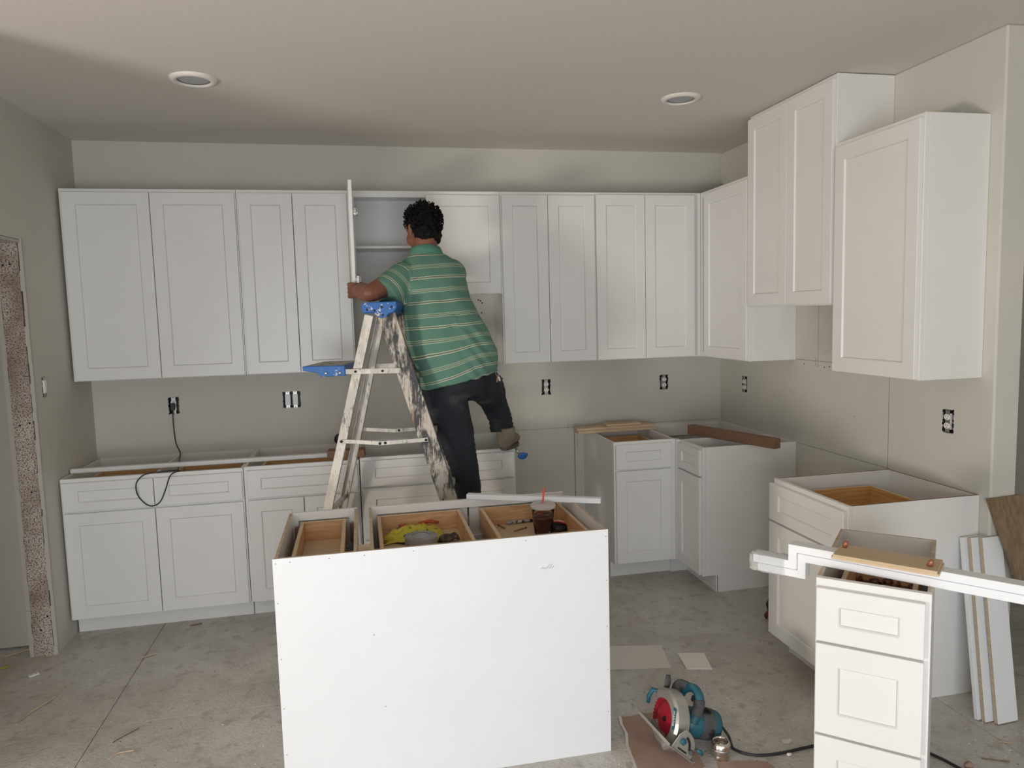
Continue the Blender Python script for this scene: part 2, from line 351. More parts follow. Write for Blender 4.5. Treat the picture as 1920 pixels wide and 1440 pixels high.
def base_cabinet(label, w, d, h, loc, rz, fronts, edge='cab', sideL=0.012, toe=0.075, boxes=(), shelf=False, kickh=0.105, rails=(), st=0.035, extra_div=()):
    """local x = width, front face frame at y = -d+0.019, back at 0. fronts: (kind, x0,x1,z0,z1,sx,sz)"""
    c = thing('base_cabinet', label, 'cabinet', loc, rz, 'white base cabinets')
    T = 0.019; yf = -d+T
    for s in (0, 1):
        x0, x1 = ((0, sideL) if s == 0 else (w-sideL, w))
        m = MB().box(x0, x1, yf+0.0005, 0, kickh, h, top=1); m.box(x0, x1, yf+toe, 0, 0, kickh)
        m.build('side_panel', [M['cab'], M[edge]], c, 0.0008)
    m = MB().box(sideL, w-sideL, -0.010, 0, kickh, h, top=1); m.build('back_panel', [M['cab'], M[edge]], c)
    bx('bottom_panel', c, M['plyfloor'], sideL, w-sideL, yf, -0.010, kickh, kickh+0.012)
    frame_ring(c, w, yf, kickh, h, st=st, rails=rails)
    bx('toe_kick', c, M['cab'], 0, w, yf+toe-0.006, yf+toe+0.006, 0, kickh)
    for xd in extra_div: bx('divider', c, M['cab'], xd-0.006, xd+0.006, yf, -0.01, kickh, h-0.004)
    i = 0
    for f in fronts:
        kind, x0, x1, z0, z1 = f[:5]; sx = f[5] if len(f) > 5 else (0.066 if kind == 'door' else 0.072); sz = f[6] if len(f) > 6 else (0.066 if kind == 'door' else 0.045)
        dd = shaker('door' if kind == 'door' else 'drawer', c, x0, x1, z0, z1, -d-0.0005, sx, sz)
        if kind == 'drawer' and i < len(boxes) and boxes[i]:
            bb = boxes[i]; drawer_box(dd, *bb)
        if kind == 'drawer': i += 1
    return c
# back wall run ----------------------------------------------------------
D1 = 0.61
base_cabinet('white base cabinet with two drawers over two doors in the left corner', 0.922, D1, 0.876, (0.010, -0.001, 0), 0,
    [('drawer', 0.012, 0.460, 0.703, 0.856), ('drawer', 0.464, 0.916, 0.703, 0.856), ('door', 0.012, 0.460, 0.110, 0.690), ('door', 0.464, 0.916, 0.110, 0.690)],
    boxes=[(0.05, 0.425, -0.57, -0.13, 0.72, 0.82), (0.50, 0.875, -0.57, -0.13, 0.72, 0.82)], rails=(0.697,), extra_div=(0.461,))
base_cabinet('white sink base with one wide drawer over two doors behind the ladder', 0.628, D1, 0.880, (0.936, -0.001, 0), 0,
    [('drawer', 0.016, 0.618, 0.705, 0.860), ('door', 0.016, 0.314, 0.110, 0.692), ('door', 0.318, 0.618, 0.110, 0.692)],
    boxes=[(0.06, 0.57, -0.57, -0.10, 0.72, 0.83)], rails=(0.698,))
base_cabinet('white three-drawer base cabinet the person rests a shoe on', 0.910, D1, 0.889, (1.569, -0.001, 0), 0,
    [('drawer', 0.010, 0.900, 0.722, 0.872), ('drawer', 0.010, 0.900, 0.415, 0.710, 0.072, 0.066), ('drawer', 0.010, 0.900, 0.110, 0.403, 0.072, 0.066)],
    rails=(0.716, 0.409))
# corner pair ------------------------------------------------------------
base_cabinet('white narrow base cabinet in right corner under stacked lumber', 0.405, D1, 0.882, (3.100, -0.001, 0), 0,
    [('drawer', 0.010, 0.372, 0.712, 0.866, 0.066, 0.045), ('door', 0.010, 0.372, 0.115, 0.700)],
    boxes=[(0.05, 0.35, -0.57, -0.16, 0.73, 0.84)], rails=(0.706,), extra_div=())
cc = thing('base_cabinet', 'white corner base cabinet carrying the thick reddish beam', 'cabinet', (W-0.001, -0.632, 0), -math.pi/2, 'white base cabinets')
ww = 0.309
for s in (0, 1):
    x0, x1 = ((0, 0.012) if s == 0 else (ww-0.012, ww))
    q = MB().box(x0, x1, -0.59, 0, 0.105, 0.880); q.box(x0, x1, -0.515, 0, 0, 0.105); q.build('side_panel', M['cab'], cc, 0.0008)
q = MB().box(0.012, ww-0.012, -0.01, 0, 0.105, 0.880); q.build('back_panel', M['cab'], cc)
bx('bottom_panel', cc, M['plyfloor'], 0.012, ww-0.012, -0.59, -0.01, 0.105, 0.117)
frame_ring(cc, ww, -0.591, 0.105, 0.880, rails=(0.706,))
bx('toe_kick', cc, M['cab'], -0.09, ww, -0.521, -0.510, 0, 0.105)
bx('toe_kick', cc, M['cab'], -0.112, -0.090, -0.634, -0.510, 0, 0.105)
bx('filler_strip', cc, M['cab'], -0.042, 0.002, -0.6315, -0.606, 0.105, 0.880)
shaker('drawer', cc, 0.004, 0.302, 0.712, 0.866, -0.6105, 0.060, 0.045)
shaker('door', cc, 0.004, 0.302, 0.115, 0.700, -0.6105, 0.060, 0.066)
# the rear part of the corner unit: cleats fixed along both walls
structure(bx('trim_3', None, M['cab'], 3.508, W-0.002, -0.02, -0.001, 0.79, 0.879))
structure(bx('trim_4', None, M['cab'], W-0.02, W-0.001, -0.63, -0.022, 0.79, 0.879))
# right wall base, near the wall end -------------------------------------
base_cabinet('white base cabinet open on top against the right wall', 0.540, 0.628, 0.873, (W-0.001, -1.726, 0), -math.pi/2,
    [('drawer', -0.012, 0.536, 0.675, 0.851, 0.075, 0.050), ('door', -0.012, 0.536, 0.110, 0.665, 0.075, 0.066)], edge='beam',
    boxes=[(0.06, 0.48, -0.58, -0.15, 0.70, 0.818, 'pine')], rails=(0.67,))
# near loose drawer base --------------------------------------------------
nang = R(-43)
near = base_cabinet('loose narrow white three-drawer base cabinet under the moulding in the foreground', 0.303, 0.552, 0.876, (3.288, -2.522, 0), nang,
    [('drawer', 0.004, 0.288, 0.688, 0.852, 0.062, 0.052), ('drawer', 0.004, 0.288, 0.398, 0.680, 0.062, 0.066), ('drawer', 0.004, 0.288, 0.110, 0.390, 0.062, 0.066)],
    edge='ply', boxes=[(0.045, 0.262, -0.53, -0.030, 0.70, 0.812)], rails=(0.684, 0.394), st=0.03)
# island: two loose base cabinets with their fronts away from the camera --
IY = -2.279
ia = base_cabinet('small wood-lined base cabinet at the left end of the island', 0.280, 0.612, 0.876, (1.556, IY, 0), math.pi,
    [('drawer', 0.008, 0.272, 0.703, 0.853, 0.062, 0.045), ('door', 0.008, 0.272, 0.110, 0.690)], edge='ply',
    boxes=[(0.048, 0.235, -0.585, -0.10, 0.744, 0.838, 'wood2')], rails=(0.697,))
ib = base_cabinet('wide base cabinet of the island holding tools in two open drawers', 0.872, 0.612, 0.876, (2.475, IY, 0), math.pi,
    [('drawer', 0.008, 0.432, 0.703, 0.853), ('drawer', 0.440, 0.864, 0.703, 0.853), ('door', 0.008, 0.432, 0.110, 0.690), ('door', 0.440, 0.864, 0.110, 0.690)], edge='ply',
    boxes=[(0.030, 0.392, -0.585, -0.085, 0.744, 0.838, 'wood2'), (0.478, 0.838, -0.585, -0.085, 0.744, 0.838, 'wood2')], rails=(0.697,))
for xa_ in (0.013, 0.238): bx('runner_bracket', ia, M['beam'], xa_, xa_+0.020, -0.565, -0.545, 0.745, 0.825)
bx('filler_strip', ib, M['ply'], 0.8725, 0.9175, -0.09, -0.005, 0.0, 0.872)
q = MB().box(1.272, 2.477, -2.2855, -2.2795, 0, 0.877, top=1)
pb = q.build('island_back_panel', [M['board'], M['ply']]); tag(pb, 'large plain white panel nailed across the back of the island', 'panel')
for (x, z) in [(1.282, z) for z in (0.86, 0.72, 0.52, 0.34, 0.17)]+[(2.468, z) for z in (0.85, 0.68, 0.5, 0.33, 0.16)]+[(x, 0.862) for x in (1.33, 1.46, 1.58, 1.75, 2.16)]+[(1.60, 0.57), (1.63, 0.30)]:
    MB().lathe([(0.0022, -2.2862), (0.001, -2.2868)], (x, 0, z), 8, axis='Y').build('nail', M['metal'], pb)
sf = MB()
for k in range(6):
    x = 2.215+k*0.008; sf.bar((x, -2.2858, 0.752+random.uniform(-.006, .006)), (x+0.01, -2.2858, 0.757+random.uniform(-.006, .008)), 0.0012, 0.0012)
sf.build('scuff_mark', M['metal'], pb)

# wall cabinets -----------------------------------------------------------
def wall_cabinet(label, w, d, z0, z1, loc, rz, doors, open_front=False, st=0.030, gap=0.020):
    c = thing('wall_cabinet', label, 'cabinet', (loc[0], loc[1], z0), rz, 'white wall cabinets')
    h = z1-z0; T = 0.019; yf = -d+T
    for x0, x1 in ((0, 0.012), (w-0.012, w)): bx('side_panel', c, M['cab'], x0, x1, yf+0.0005, 0, 0, h)
    bx('bottom_panel', c, M['cab'], 0.012, w-0.012, yf, -0.0005, 0.012, 0.024)
    bx('top_panel', c, M['cab'], 0.012, w-0.012, yf, -0.0005, h-0.014, h-0.002)
    bx('back_panel', c, M['cab'], 0.012, w-0.012, -0.008, 0, 0.024, h-0.014)
    frame_ring(c, w, yf, 0, h, st=st, top=0.038)
    for (x0, x1, a, b) in doors: shaker('door', c, x0, x1, a, b, -d-0.0008)
    return c
UZ0, UZ1 = 1.372, 2.442; dh = UZ1-UZ0
wall_cabinet('white double-door wall cabinet in the left corner', 0.924, 0.305, UZ0, UZ1, (0.014, -0.001), 0, [(0.014, 0.463, 0.004, dh-0.021), (0.4665, 0.918, 0.004, dh-0.021)])
wall_cabinet('narrow white double-door wall cabinet left of the open door', 0.631, 0.305, UZ0, UZ1, (0.940, -0.001), 0, [(0.010, 0.309, 0.004, dh-0.021), (0.3125, 0.622, 0.004, dh-0.021)])
# open cabinet behind the person
OZ0 = 1.815; oh = UZ1-OZ0
oc = wall_cabinet('short white wall cabinet standing open in front of the person', 0.915, 0.305, OZ0, UZ1, (1.573, -0.001), 0, [(0.456, 0.908, 0.004, oh-0.024)])
bx('shelf', oc, M['cab'], 0.013, 0.902, -0.265, -0.009, 0.290, 0.305)
od = shaker('door', oc, -0.226, 0.226, 0.004-oh/2, oh-0.024-oh/2, 0.0, label='open cabinet door seen edge-on')
od.location = (0.016, -0.545, oh/2+0.004); od.rotation_euler = (0, 0, R(-88.5))
for z in (0.10, oh-0.13):
    hg = MB().box(0.026, 0.052, -0.360, -0.325, z-0.022, z+0.022); hg.box(0.022, 0.040, -0.372, -0.318, z-0.012, z+0.012); hg.lathe([(0.005, z-0.026), (0.005, z+0.026)], (0.046, -0.358, 0), 10)
    hg.build('hinge', M['chrome'], oc, 0.001)
wall_cabinet('white double-door wall cabinet right of the person', 0.612, 0.305, UZ0, UZ1, (2.489, -0.001), 0, [(0.006, 0.299, 0.004, dh-0.021), (0.3025, 0.606, 0.004, dh-0.021)])
wall_cabinet('white double-door wall cabinet meeting the right corner', 0.730, 0.305, UZ0, UZ1, (3.102, -0.001), 0, [(0.004, 0.333, 0.004, dh-0.016), (0.3365, 0.680, 0.004, dh-0.016)], st=0.056)
# right wall
RW = W-0.001
wall_cabinet('white single-door corner wall cabinet on the right wall', 0.618, 0.305, UZ0, UZ1, (RW, -0.308), -math.pi/2, [(0.082, 0.616, 0.004, dh-0.021)])
TZ0, TZ1 = 1.690, 2.764; th = TZ1-TZ0
wall_cabinet('tall white double-door wall cabinet mounted up against the ceiling', 0.776, 0.305, TZ0, TZ1, (RW, -0.929), -math.pi/2, [(0.006, 0.394, 0.006, th-0.022), (0.3975, 0.768, 0.006, th-0.022)])
wall_cabinet('white single-door wall cabinet nearest the camera on the right wall', 0.548, 0.305, UZ0, UZ1, (RW, -1.709), -math.pi/2, [(0.012, 0.541, 0.004, dh-0.021)])
#%%PART2%%
# ------------------------------------------------------------------ ladder
def splatter(name, base, rough, metal, spots):
    """base colour with layered paint spatter; spots = (colour, scale, lo, hi, stretch)"""
    Mm = mat(name, base, rough, metal); nt = Mm.node_tree; N = nt.nodes; L = nt.links; b = N['Principled BSDF']
    tc = N.new('ShaderNodeTexCoord'); col = None; me = None
    for (c, scl, lo, hi, st) in spots:
        mp = N.new('ShaderNodeMapping'); mp.inputs['Scale'].default_value = st; mp.inputs['Location'].default_value = (scl*0.37, scl*0.11, 1.7); L.new(tc.outputs['Object'], mp.inputs[0])
        n = N.new('ShaderNodeTexNoise'); n.inputs['Scale'].default_value = scl; n.inputs['Detail'].default_value = 5; n.inputs['Roughness'].default_value = 0.65; L.new(mp.outputs[0], n.inputs['Vector'])
        r = N.new('ShaderNodeValToRGB'); r.color_ramp.elements[0].position = lo; r.color_ramp.elements[1].position = hi; L.new(n.outputs['Fac'], r.inputs[0])
        mx = N.new('ShaderNodeMix'); mx.data_type = 'RGBA'; L.new(r.outputs[0], mx.inputs[0])
        if col is None: mx.inputs[6].default_value = (*base, 1)
        else: L.new(col, mx.inputs[6])
        mx.inputs[7].default_value = (*c, 1); col = mx.outputs[2]
    L.new(col, b.inputs['Base Color']); return Mm
M['blue'] = splatter('blue_plastic_with_paint_spots', (0.018, 0.13, 0.42), 0.4, 0, [((0.6, 0.6, 0.6), 38, 0.60, 0.63, (1, 1, 1)), ((0.25, 0.36, 0.5), 90, 0.66, 0.70, (1, 1, 1))])
M['alu'] = splatter('paint_stained_aluminium', (0.50, 0.48, 0.44), 0.5, 0.25, [((0.66, 0.63, 0.58), 9, 0.45, 0.6, (2.5, 2.5, 1)), ((0.17, 0.15, 0.13), 45, 0.58, 0.68, (1, 1, 0.4))])
M['rail'] = splatter('worn_black_white_rail', (0.035, 0.035, 0.037), 0.5, 0.1, [((0.50, 0.46, 0.40), 5.0, 0.47, 0.56, (3.2, 3.2, 1.1)), ((0.30, 0.21, 0.15), 30, 0.55, 0.64, (1.6, 1.6, 0.25)), ((0.62, 0.58, 0.52), 50, 0.58, 0.66, (1, 1, 0.16)), ((0.04, 0.04, 0.045), 42, 0.58, 0.66, (1, 1, 0.35))])
LA = R(-13)
lad = thing('step_ladder', 'paint-splattered aluminium stepladder with blue top and blue bucket shelf', 'ladder', (1.712, -0.972, 0), LA)
def channel(parent, name, a, b, w, depth, side, m, t=0.003):
    """U-channel rail from a to b, web facing side*y, w wide along the ladder plane"""
    a, b = Vector(a), Vector(b); d = (b-a).normalized(); n = Vector((0, side, 0)); n = (n-d*n.dot(d)).normalized(); u = d.cross(n)
    prof = [(-w/2, 0), (w/2, 0), (w/2, -depth), (w/2-t, -depth), (w/2-t, -t), (-w/2+t, -t), (-w/2+t, -depth), (-w/2, -depth)]
    vs = [p+u*x+n*y for p in (a, b) for x, y in prof]; k = 8
    fs = [(i, (i+1) % k, k+(i+1) % k, k+i) for i in range(k)]+[(0, 1, 4, 5), (1, 2, 3, 4), (0, 5, 6, 7)]+[(8, 13, 12, 9), (9, 12, 11, 10), (8, 15, 14, 13)]
    return MB().add(vs, fs).build(name, m, parent, 0.0006)
def rail_u(z): return 0.062+0.508*(1.70-z)/1.70
def back_u(z): return -0.025-0.435*(1.70-z)/1.70
def half(z): return 0.167+0.058*(1.70-z)/1.70
for s in (-1, 1):
    channel(lad, 'front_rail', (rail_u(1.70), s*half(1.70), 1.70), (rail_u(0.02), s*half(0.02), 0.02), 0.088, 0.030, s, M['rail'])
    channel(lad, 'rear_rail', (back_u(1.70), s*half(1.70), 1.70), (back_u(0.02), s*half(0.02), 0.02), 0.044, 0.026, s, M['alu'])
    MB().box(rail_u(0)-0.055, rail_u(0)+0.05, s*half(0)-0.02-0.001*s, s*half(0)+0.02, 0, 0.035).build('rubber_foot', M['black'], lad, 0.004)
    MB().box(back_u(0)-0.03, back_u(0)+0.03, s*half(0)-0.02, s*half(0)+0.02, 0, 0.030).build('rubber_foot', M['black'], lad, 0.004)
    # spreader
    zs = 1.072
    sp = MB(); y = s*(half(zs)+0.004)
    sp.bar((back_u(zs)-0.0, y, zs+0.005), (0.02, y, zs-0.010), 0.004, 0.020, up=(0, 0, 1)); sp.bar((0.0, y+s*0.004, zs-0.010), (rail_u(zs)-0.0, y+s*0.004, zs+0.004), 0.004, 0.020)
    sp = sp.build('spreader', M['alu'], lad, 0.0008)
    for x, z in ((back_u(zs), zs+0.004), (0.008, zs-0.010), (0.035, zs-0.008), (rail_u(zs)-0.01, zs+0.003)):
        MB().lathe([(0.007, y+s*0.005-0.004), (0.007, y+s*0.005+0.004)], (x, 0, z), 12, axis='Y').build('rivet', M['screw'], sp)
    # shelf arm
    arm = MB().bar((-0.20, s*0.186, 1.424), (rail_u(1.42)-0.02, s*0.186, 1.424), 0.004, 0.026).build('shelf_arm', M['alu'], lad, 0.0008)
    for x in (-0.10, 0.035): MB().lathe([(0.006, s*0.190-0.003), (0.006, s*0.190+0.003)], (x, 0, 1.424), 10, axis='Y').build('rivet', M['screw'], arm)
for z in (0.28, 0.56, 0.84, 1.12, 1.40):
    u0 = rail_u(z); hh = half(z)-0.004
    st = MB().box(u0-0.042, u0+0.042, -hh, hh, z-0.004, z); st.box(u0-0.042, u0-0.038, -hh, hh, z-0.028, z-0.004); st.box(u0+0.038, u0+0.042, -hh, hh, z-0.028, z-0.004)
    for k in range(5): st.box(u0-0.034+k*0.017-0.002, u0-0.034+k*0.017+0.002, -hh, hh, z, z+0.0015)
    st.build('step', M['alu'], lad)
for z in (0.30, 0.70):
    MB().box(back_u(z)-0.012, back_u(z)+0.012, -half(z), half(z), z-0.010, z+0.010).build('rear_brace', M['alu'], lad, 0.001)
MY = Matrix(((1, 0, 0, 0), (0, 0, 1, 0), (0, 1, 0, 0), (0, 0, 0, 1)))   # prism (x,y)->(x,z)
cap = MB().prism([(-0.052, 1.762), (0.115, 1.766), (0.119, 1.735), (0.104, 1.712), (0.078, 1.704), (0.062, 1.688), (0.036, 1.685), (0.018, 1.698), (0.0, 1.712), (-0.050, 1.710), (-0.057, 1.74)], -0.190, 0.190, M4=MY).build('top_cap', M['blue'], lad, 0.004)
for x, z in ((-0.028, 1.728), (0.045, 1.738), (0.093, 1.738), (0.048, 1.700), (0.008, 1.722)):
    MB().lathe([(0.006, -0.1912), (0.004, -0.1925)], (x, 0, z), 10, axis='Y').build('bolt_hole', M['screw'], cap)
sh = MB().prism([(-0.362, 1.456), (-0.15, 1.456), (-0.15, 1.405), (-0.270, 1.402), (-0.292, 1.424), (-0.360, 1.434)], -0.197, 0.180, M4=MY).build('bucket_shelf', M['blue'], lad, 0.003)
MB().box(-0.345, -0.165, -0.175, 0.165, 1.4562, 1.458).build('tray_stain', mat('dried_paint_film', (0.30, 0.25, 0.20), 0.8, col2=(0.62, 0.60, 0.57), scale=14, stretch=(3, 1, 1)), sh)
for x in (-0.245, -0.175): MB().lathe([(0.008, -0.199), (0.006, -0.201)], (x, 0, 1.42), 10, axis='Y').build('bolt_head', M['metal'], sh)

# ------------------------------------------------------------------ person
def union(mb, voxel, smooth=4, fac=0.5):
    o = mb.build('tmp', M['dark'])
    md = o.modifiers.new('r', 'REMESH'); md.mode = 'VOXEL'; md.voxel_size = voxel; md.use_smooth_shade = True
    sm_ = o.modifiers.new('s', 'SMOOTH'); sm_.iterations = smooth; sm_.factor = fac
    bpy.context.view_layer.update()
    me = bpy.data.meshes.new_from_object(o.evaluated_get(bpy.context.evaluated_depsgraph_get()))
    bpy.data.objects.remove(o); me.materials.clear(); return me
def put(name, me, m, parent, base):
    me.materials.append(m); me.transform(Matrix.Translation(-Vector(base)))
    for p in me.polygons: p.use_smooth = True
    me.name = name; o = bpy.data.objects.new(name, me); COL.objects.link(o); o.parent = parent; return o
def rings(mb, rs, n=28, pw=1.0):
    """closed loft through (cx,cy,cz,rx,ry,tilt) rings"""
    vs = []; fs = []
    for (cx, cy, cz, rx, ry, tl) in rs:
        for j in range(n):
            t = 2*math.pi*j/n; c, s_ = math.cos(t), math.sin(t)
            x = math.copysign(abs(c)**pw, c)*rx; y = math.copysign(abs(s_)**pw, s_)*ry
            vs.append((cx+x, cy+y, cz+tl*x))
    k = len(rs)
    for i in range(k-1):
        for j in range(n): fs.append((i*n+j, i*n+(j+1) % n, (i+1)*n+(j+1) % n, (i+1)*n+j))
    fs += [tuple(range(n))[::-1], tuple((k-1)*n+j for j in range(n))]
    return mb.add(vs, fs, 0, True)
PB = (2.105, -1.03, 0.562)
per = thing('person', 'person in green striped polo and dark jeans standing on stepladder, back turned', 'person', PB)
M['skin'] = mat('tanned_skin', (0.17, 0.062, 0.036), 0.5, col2=(0.22, 0.085, 0.05), scale=9, bump=0.05, bscale=200)
M['hair'] = mat('black_curly_hair', (0.004, 0.0035, 0.0035), 0.7, spec=0.2, bump=0.6, bscale=90, bdist=0.01)
M['jeans'] = mat('dark_dusty_jeans', (0.006, 0.009, 0.014), 0.85, col2=(0.016, 0.021, 0.028), scale=5, col3=(0.10, 0.10, 0.10), scale3=5, ramp3=(0.58, 0.80), bump=0.3, bscale=60)
M['shoe'] = mat('dusty_tan_suede', (0.17, 0.14, 0.10), 0.85, col2=(0.25, 0.21, 0.16), scale=12, bump=0.3, bscale=80)
M['sole'] = mat('brown_rubber_sole', (0.09, 0.075, 0.06), 0.7)
# striped shirt cloth: stripes woven along the per-vertex cloth coordinate
def shirt_mat():
    Mm = mat('green_striped_knit', (0.1, 0.25, 0.19), 0.85, bump=0.15, bscale=350, bdist=0.001); nt = Mm.node_tree; N = nt.nodes; L = nt.links; b = N['Principled BSDF']
    at = N.new('ShaderNodeAttribute'); at.attribute_name = 'cloth_v'
    dv = N.new('ShaderNodeMath'); dv.operation = 'DIVIDE'; dv.inputs[1].default_value = 0.124; L.new(at.outputs['Fac'], dv.inputs[0])
    fr = N.new('ShaderNodeMath'); fr.operation = 'FRACT'; L.new(dv.outputs[0], fr.inputs[0])
    cr = N.new('ShaderNodeValToRGB'); r = cr.color_ramp; r.interpolation = 'CONSTANT'
    g0 = (0.095, 0.210, 0.160, 1); w1 = (0.50, 0.50, 0.38, 1); g1 = (0.10, 0.16, 0.11, 1); w2 = (0.30, 0.38, 0.28, 1); g2 = (0.13, 0.29, 0.22, 1)
    st = [(0, g0), (0.12, w1), (0.15, g1), (0.20, w1), (0.23, g0), (0.56, w2), (0.60, g1), (0.63, w2), (0.665, g1), (0.695, w2), (0.73, g0)]
    r.elements[0].position = 0; r.elements[0].color = g0; r.elements[1].position = st[1][0]; r.elements[1].color = st[1][1]
    for p, c in st[2:]: e = r.elements.new(p); e.color = c
    L.new(fr.outputs[0], cr.inputs[0])
    tc = N.new('ShaderNodeTexCoord'); n = N.new('ShaderNodeTexNoise'); n.inputs['Scale'].default_value = 6; L.new(tc.outputs['Object'], n.inputs['Vector'])
    hs = N.new('ShaderNodeHueSaturation'); mr = N.new('ShaderNodeMapRange'); mr.inputs[3].default_value = 0.85; mr.inputs[4].default_value = 1.15; L.new(n.outputs['Fac'], mr.inputs[0]); L.new(mr.outputs[0], hs.inputs['Value']); L.new(cr.outputs[0], hs.inputs['Color'])
    L.new(hs.outputs[0], b.inputs['Base Color']); return Mm
M['shirt'] = shirt_mat(); M['collar'] = mat('green_knit_collar', (0.075, 0.205, 0.150), 0.9, bump=0.2, bscale=300, bdist=0.001)
HC = Vector((1.950, -0.835, 2.150)); FD = Vector((-0.50, 0.86, -0.10)).normalized(); LD = Vector((0, 0, 1)).cross(FD).normalized(); UD = FD.cross(LD)
HM = Matrix((-LD, FD, UD)).transposed().to_4x4()      # local x = person's right, y = face, z = up
hp = lambda x, y, z: HC+HM @ Vector((x, y, z))
b = MB()
b.ball(hp(0, -0.012, 0.028), (0.078, 0.093, 0.090), 20, M4=HM); b.ball(hp(0, 0.016, -0.036), (0.066, 0.074, 0.074), 18, M4=HM); b.ball(hp(0, 0.045, -0.088), (0.036, 0.035, 0.026), 12, M4=HM)
for sx in (-1, 1):
    b.ball(hp(sx*0.036, 0.042, -0.045), (0.030, 0.032, 0.036), 12, M4=HM)                      # cheeks
    b.tube([hp(sx*0.012, 0.088, 0.028), hp(sx*0.045, 0.080, 0.026)], 0.011, 8)                    # brow
    b.ball(hp(sx*0.034, 0.073, 0.005), (0.014, 0.010, 0.009), 10, M4=HM)                            # eyelids
    # ear: rim, lobe, bowl
    b.tube([hp(sx*(0.074+0.014*math.sin(a*0.5+0.3)), -0.012-0.020*math.cos(a)*-1*0.6-0.006, -0.012+0.031*math.sin(a)) for a in [R(-80+26*k) for k in range(9)]], 0.0065, 8)
    b.ball(hp(sx*0.078, -0.006, -0.014), (0.007, 0.014, 0.024), 10, M4=HM)
b.tube([hp(0, 0.090, 0.016), hp(0, 0.104, -0.010), hp(0, 0.108, -0.022)], [0.009, 0.012, 0.014], 8); b.ball(hp(-0.013, 0.097, -0.026), 0.009, 8); b.ball(hp(0.013, 0.097, -0.026), 0.009, 8)
b.tube([hp(-0.024, 0.082, -0.054), hp(0, 0.094, -0.052), hp(0.024, 0.082, -0.054)], [0.004, 0.007, 0.004], 8); b.tube([hp(-0.021, 0.081, -0.063), hp(0, 0.091, -0.064), hp(0.021, 0.081, -0.063)], [0.004, 0.008, 0.004], 8)
b.tube([(1.972, -0.890, 1.93), (1.965, -0.875, 2.02), tuple(hp(0, -0.035, -0.03))], [0.085, 0.066, 0.064], 18)
# inner torso so the body is continuous under the shirt
rings(b, [(2.10, -0.98, 1.38, 0.16, 0.12, 0), (2.07, -0.97, 1.55, 0.18, 0.13, 0), (2.01, -0.94, 1.72, 0.165, 0.12, 0), (1.985, -0.91, 1.87, 0.155, 0.10, 0), (1.975, -0.89, 1.96, 0.12, 0.08, 0)], 24)
b.tube([(1.86, -0.92, 1.905), (1.77, -0.985, 1.862), (1.665, -1.052, 1.812)], [0.062, 0.056, 0.048], 14)
b.ball((1.660, -1.055, 1.812), (0.046, 0.046, 0.045), 14)
b.tube([(1.662, -1.052, 1.812), (1.632, -0.975, 1.820), (1.600, -0.885, 1.832)], [0.045, 0.049, 0.031], 14)
b.ball((1.590, -0.850, 1.834), (0.026, 0.045, 0.042), 14)                                            # palm
b.tube([(2.09, -0.88, 1.90), (2.12, -0.78, 1.85), (2.12, -0.65, 1.82)], [0.060, 0.052, 0.046], 14)
b.tube([(2.12, -0.65, 1.82), (2.07, -0.57, 1.88), (2.00, -0.46, 1.955)], [0.046, 0.045, 0.030], 14)
b.ball((1.985, -0.435, 1.970), (0.040, 0.045, 0.024), 14)
# left hand: four curled fingers and thumb around the open door's lower corner
for k in range(4):
    z = 1.868-k*0.0215; ln = (0.95, 1.05, 1.0, 0.82)[k]
    b.tube([(1.578, -0.845, z), (1.556, -0.822, z), (1.558, -0.795, z-0.001), (1.575, -0.784+0.006*(1-ln), z-0.002)], [0.0105, 0.0105, 0.0095, 0.008], 8)
    b.ball((1.556, -0.822, z), 0.0108, 8); b.ball((1.575, -0.784, z-0.002), 0.0082, 8)
b.tube([(1.600, -0.872, 1.858), (1.622, -0.840, 1.868), (1.619, -0.800, 1.872)], [0.014, 0.0115, 0.009], 8); b.ball((1.619, -0.800, 1.872), 0.009, 8)
# right hand inside the cabinet, fingers slightly curled
for k in range(4):
    x = 1.957+k*0.0205; ln = (0.85, 1.0, 1.05, 0.95)[k]
    b.tube([(x+0.004, -0.410, 1.975), (x-0.003, -0.410+0.038*ln, 1.984), (x-0.006, -0.410+0.066*ln, 1.974)], [0.0098, 0.0092, 0.008], 8); b.ball((x-0.006, -0.410+0.066*ln, 1.974), 0.008, 8)
b.tube([(1.962, -0.452, 1.972), (1.936, -0.430, 1.968), (1.930, -0.405, 1.960)], [0.013, 0.011, 0.009], 8)
body = put('body', union(b, 0.0052, 3), M['skin'], per, PB)
for sx in (-1, 1):
    e = MB().ball(hp(sx*0.034, 0.0755, 0.005), 0.0090, 12).shift(-Vector(PB)).build('eye', mat('eye_white', (0.7, 0.68, 0.65), 0.2), body)
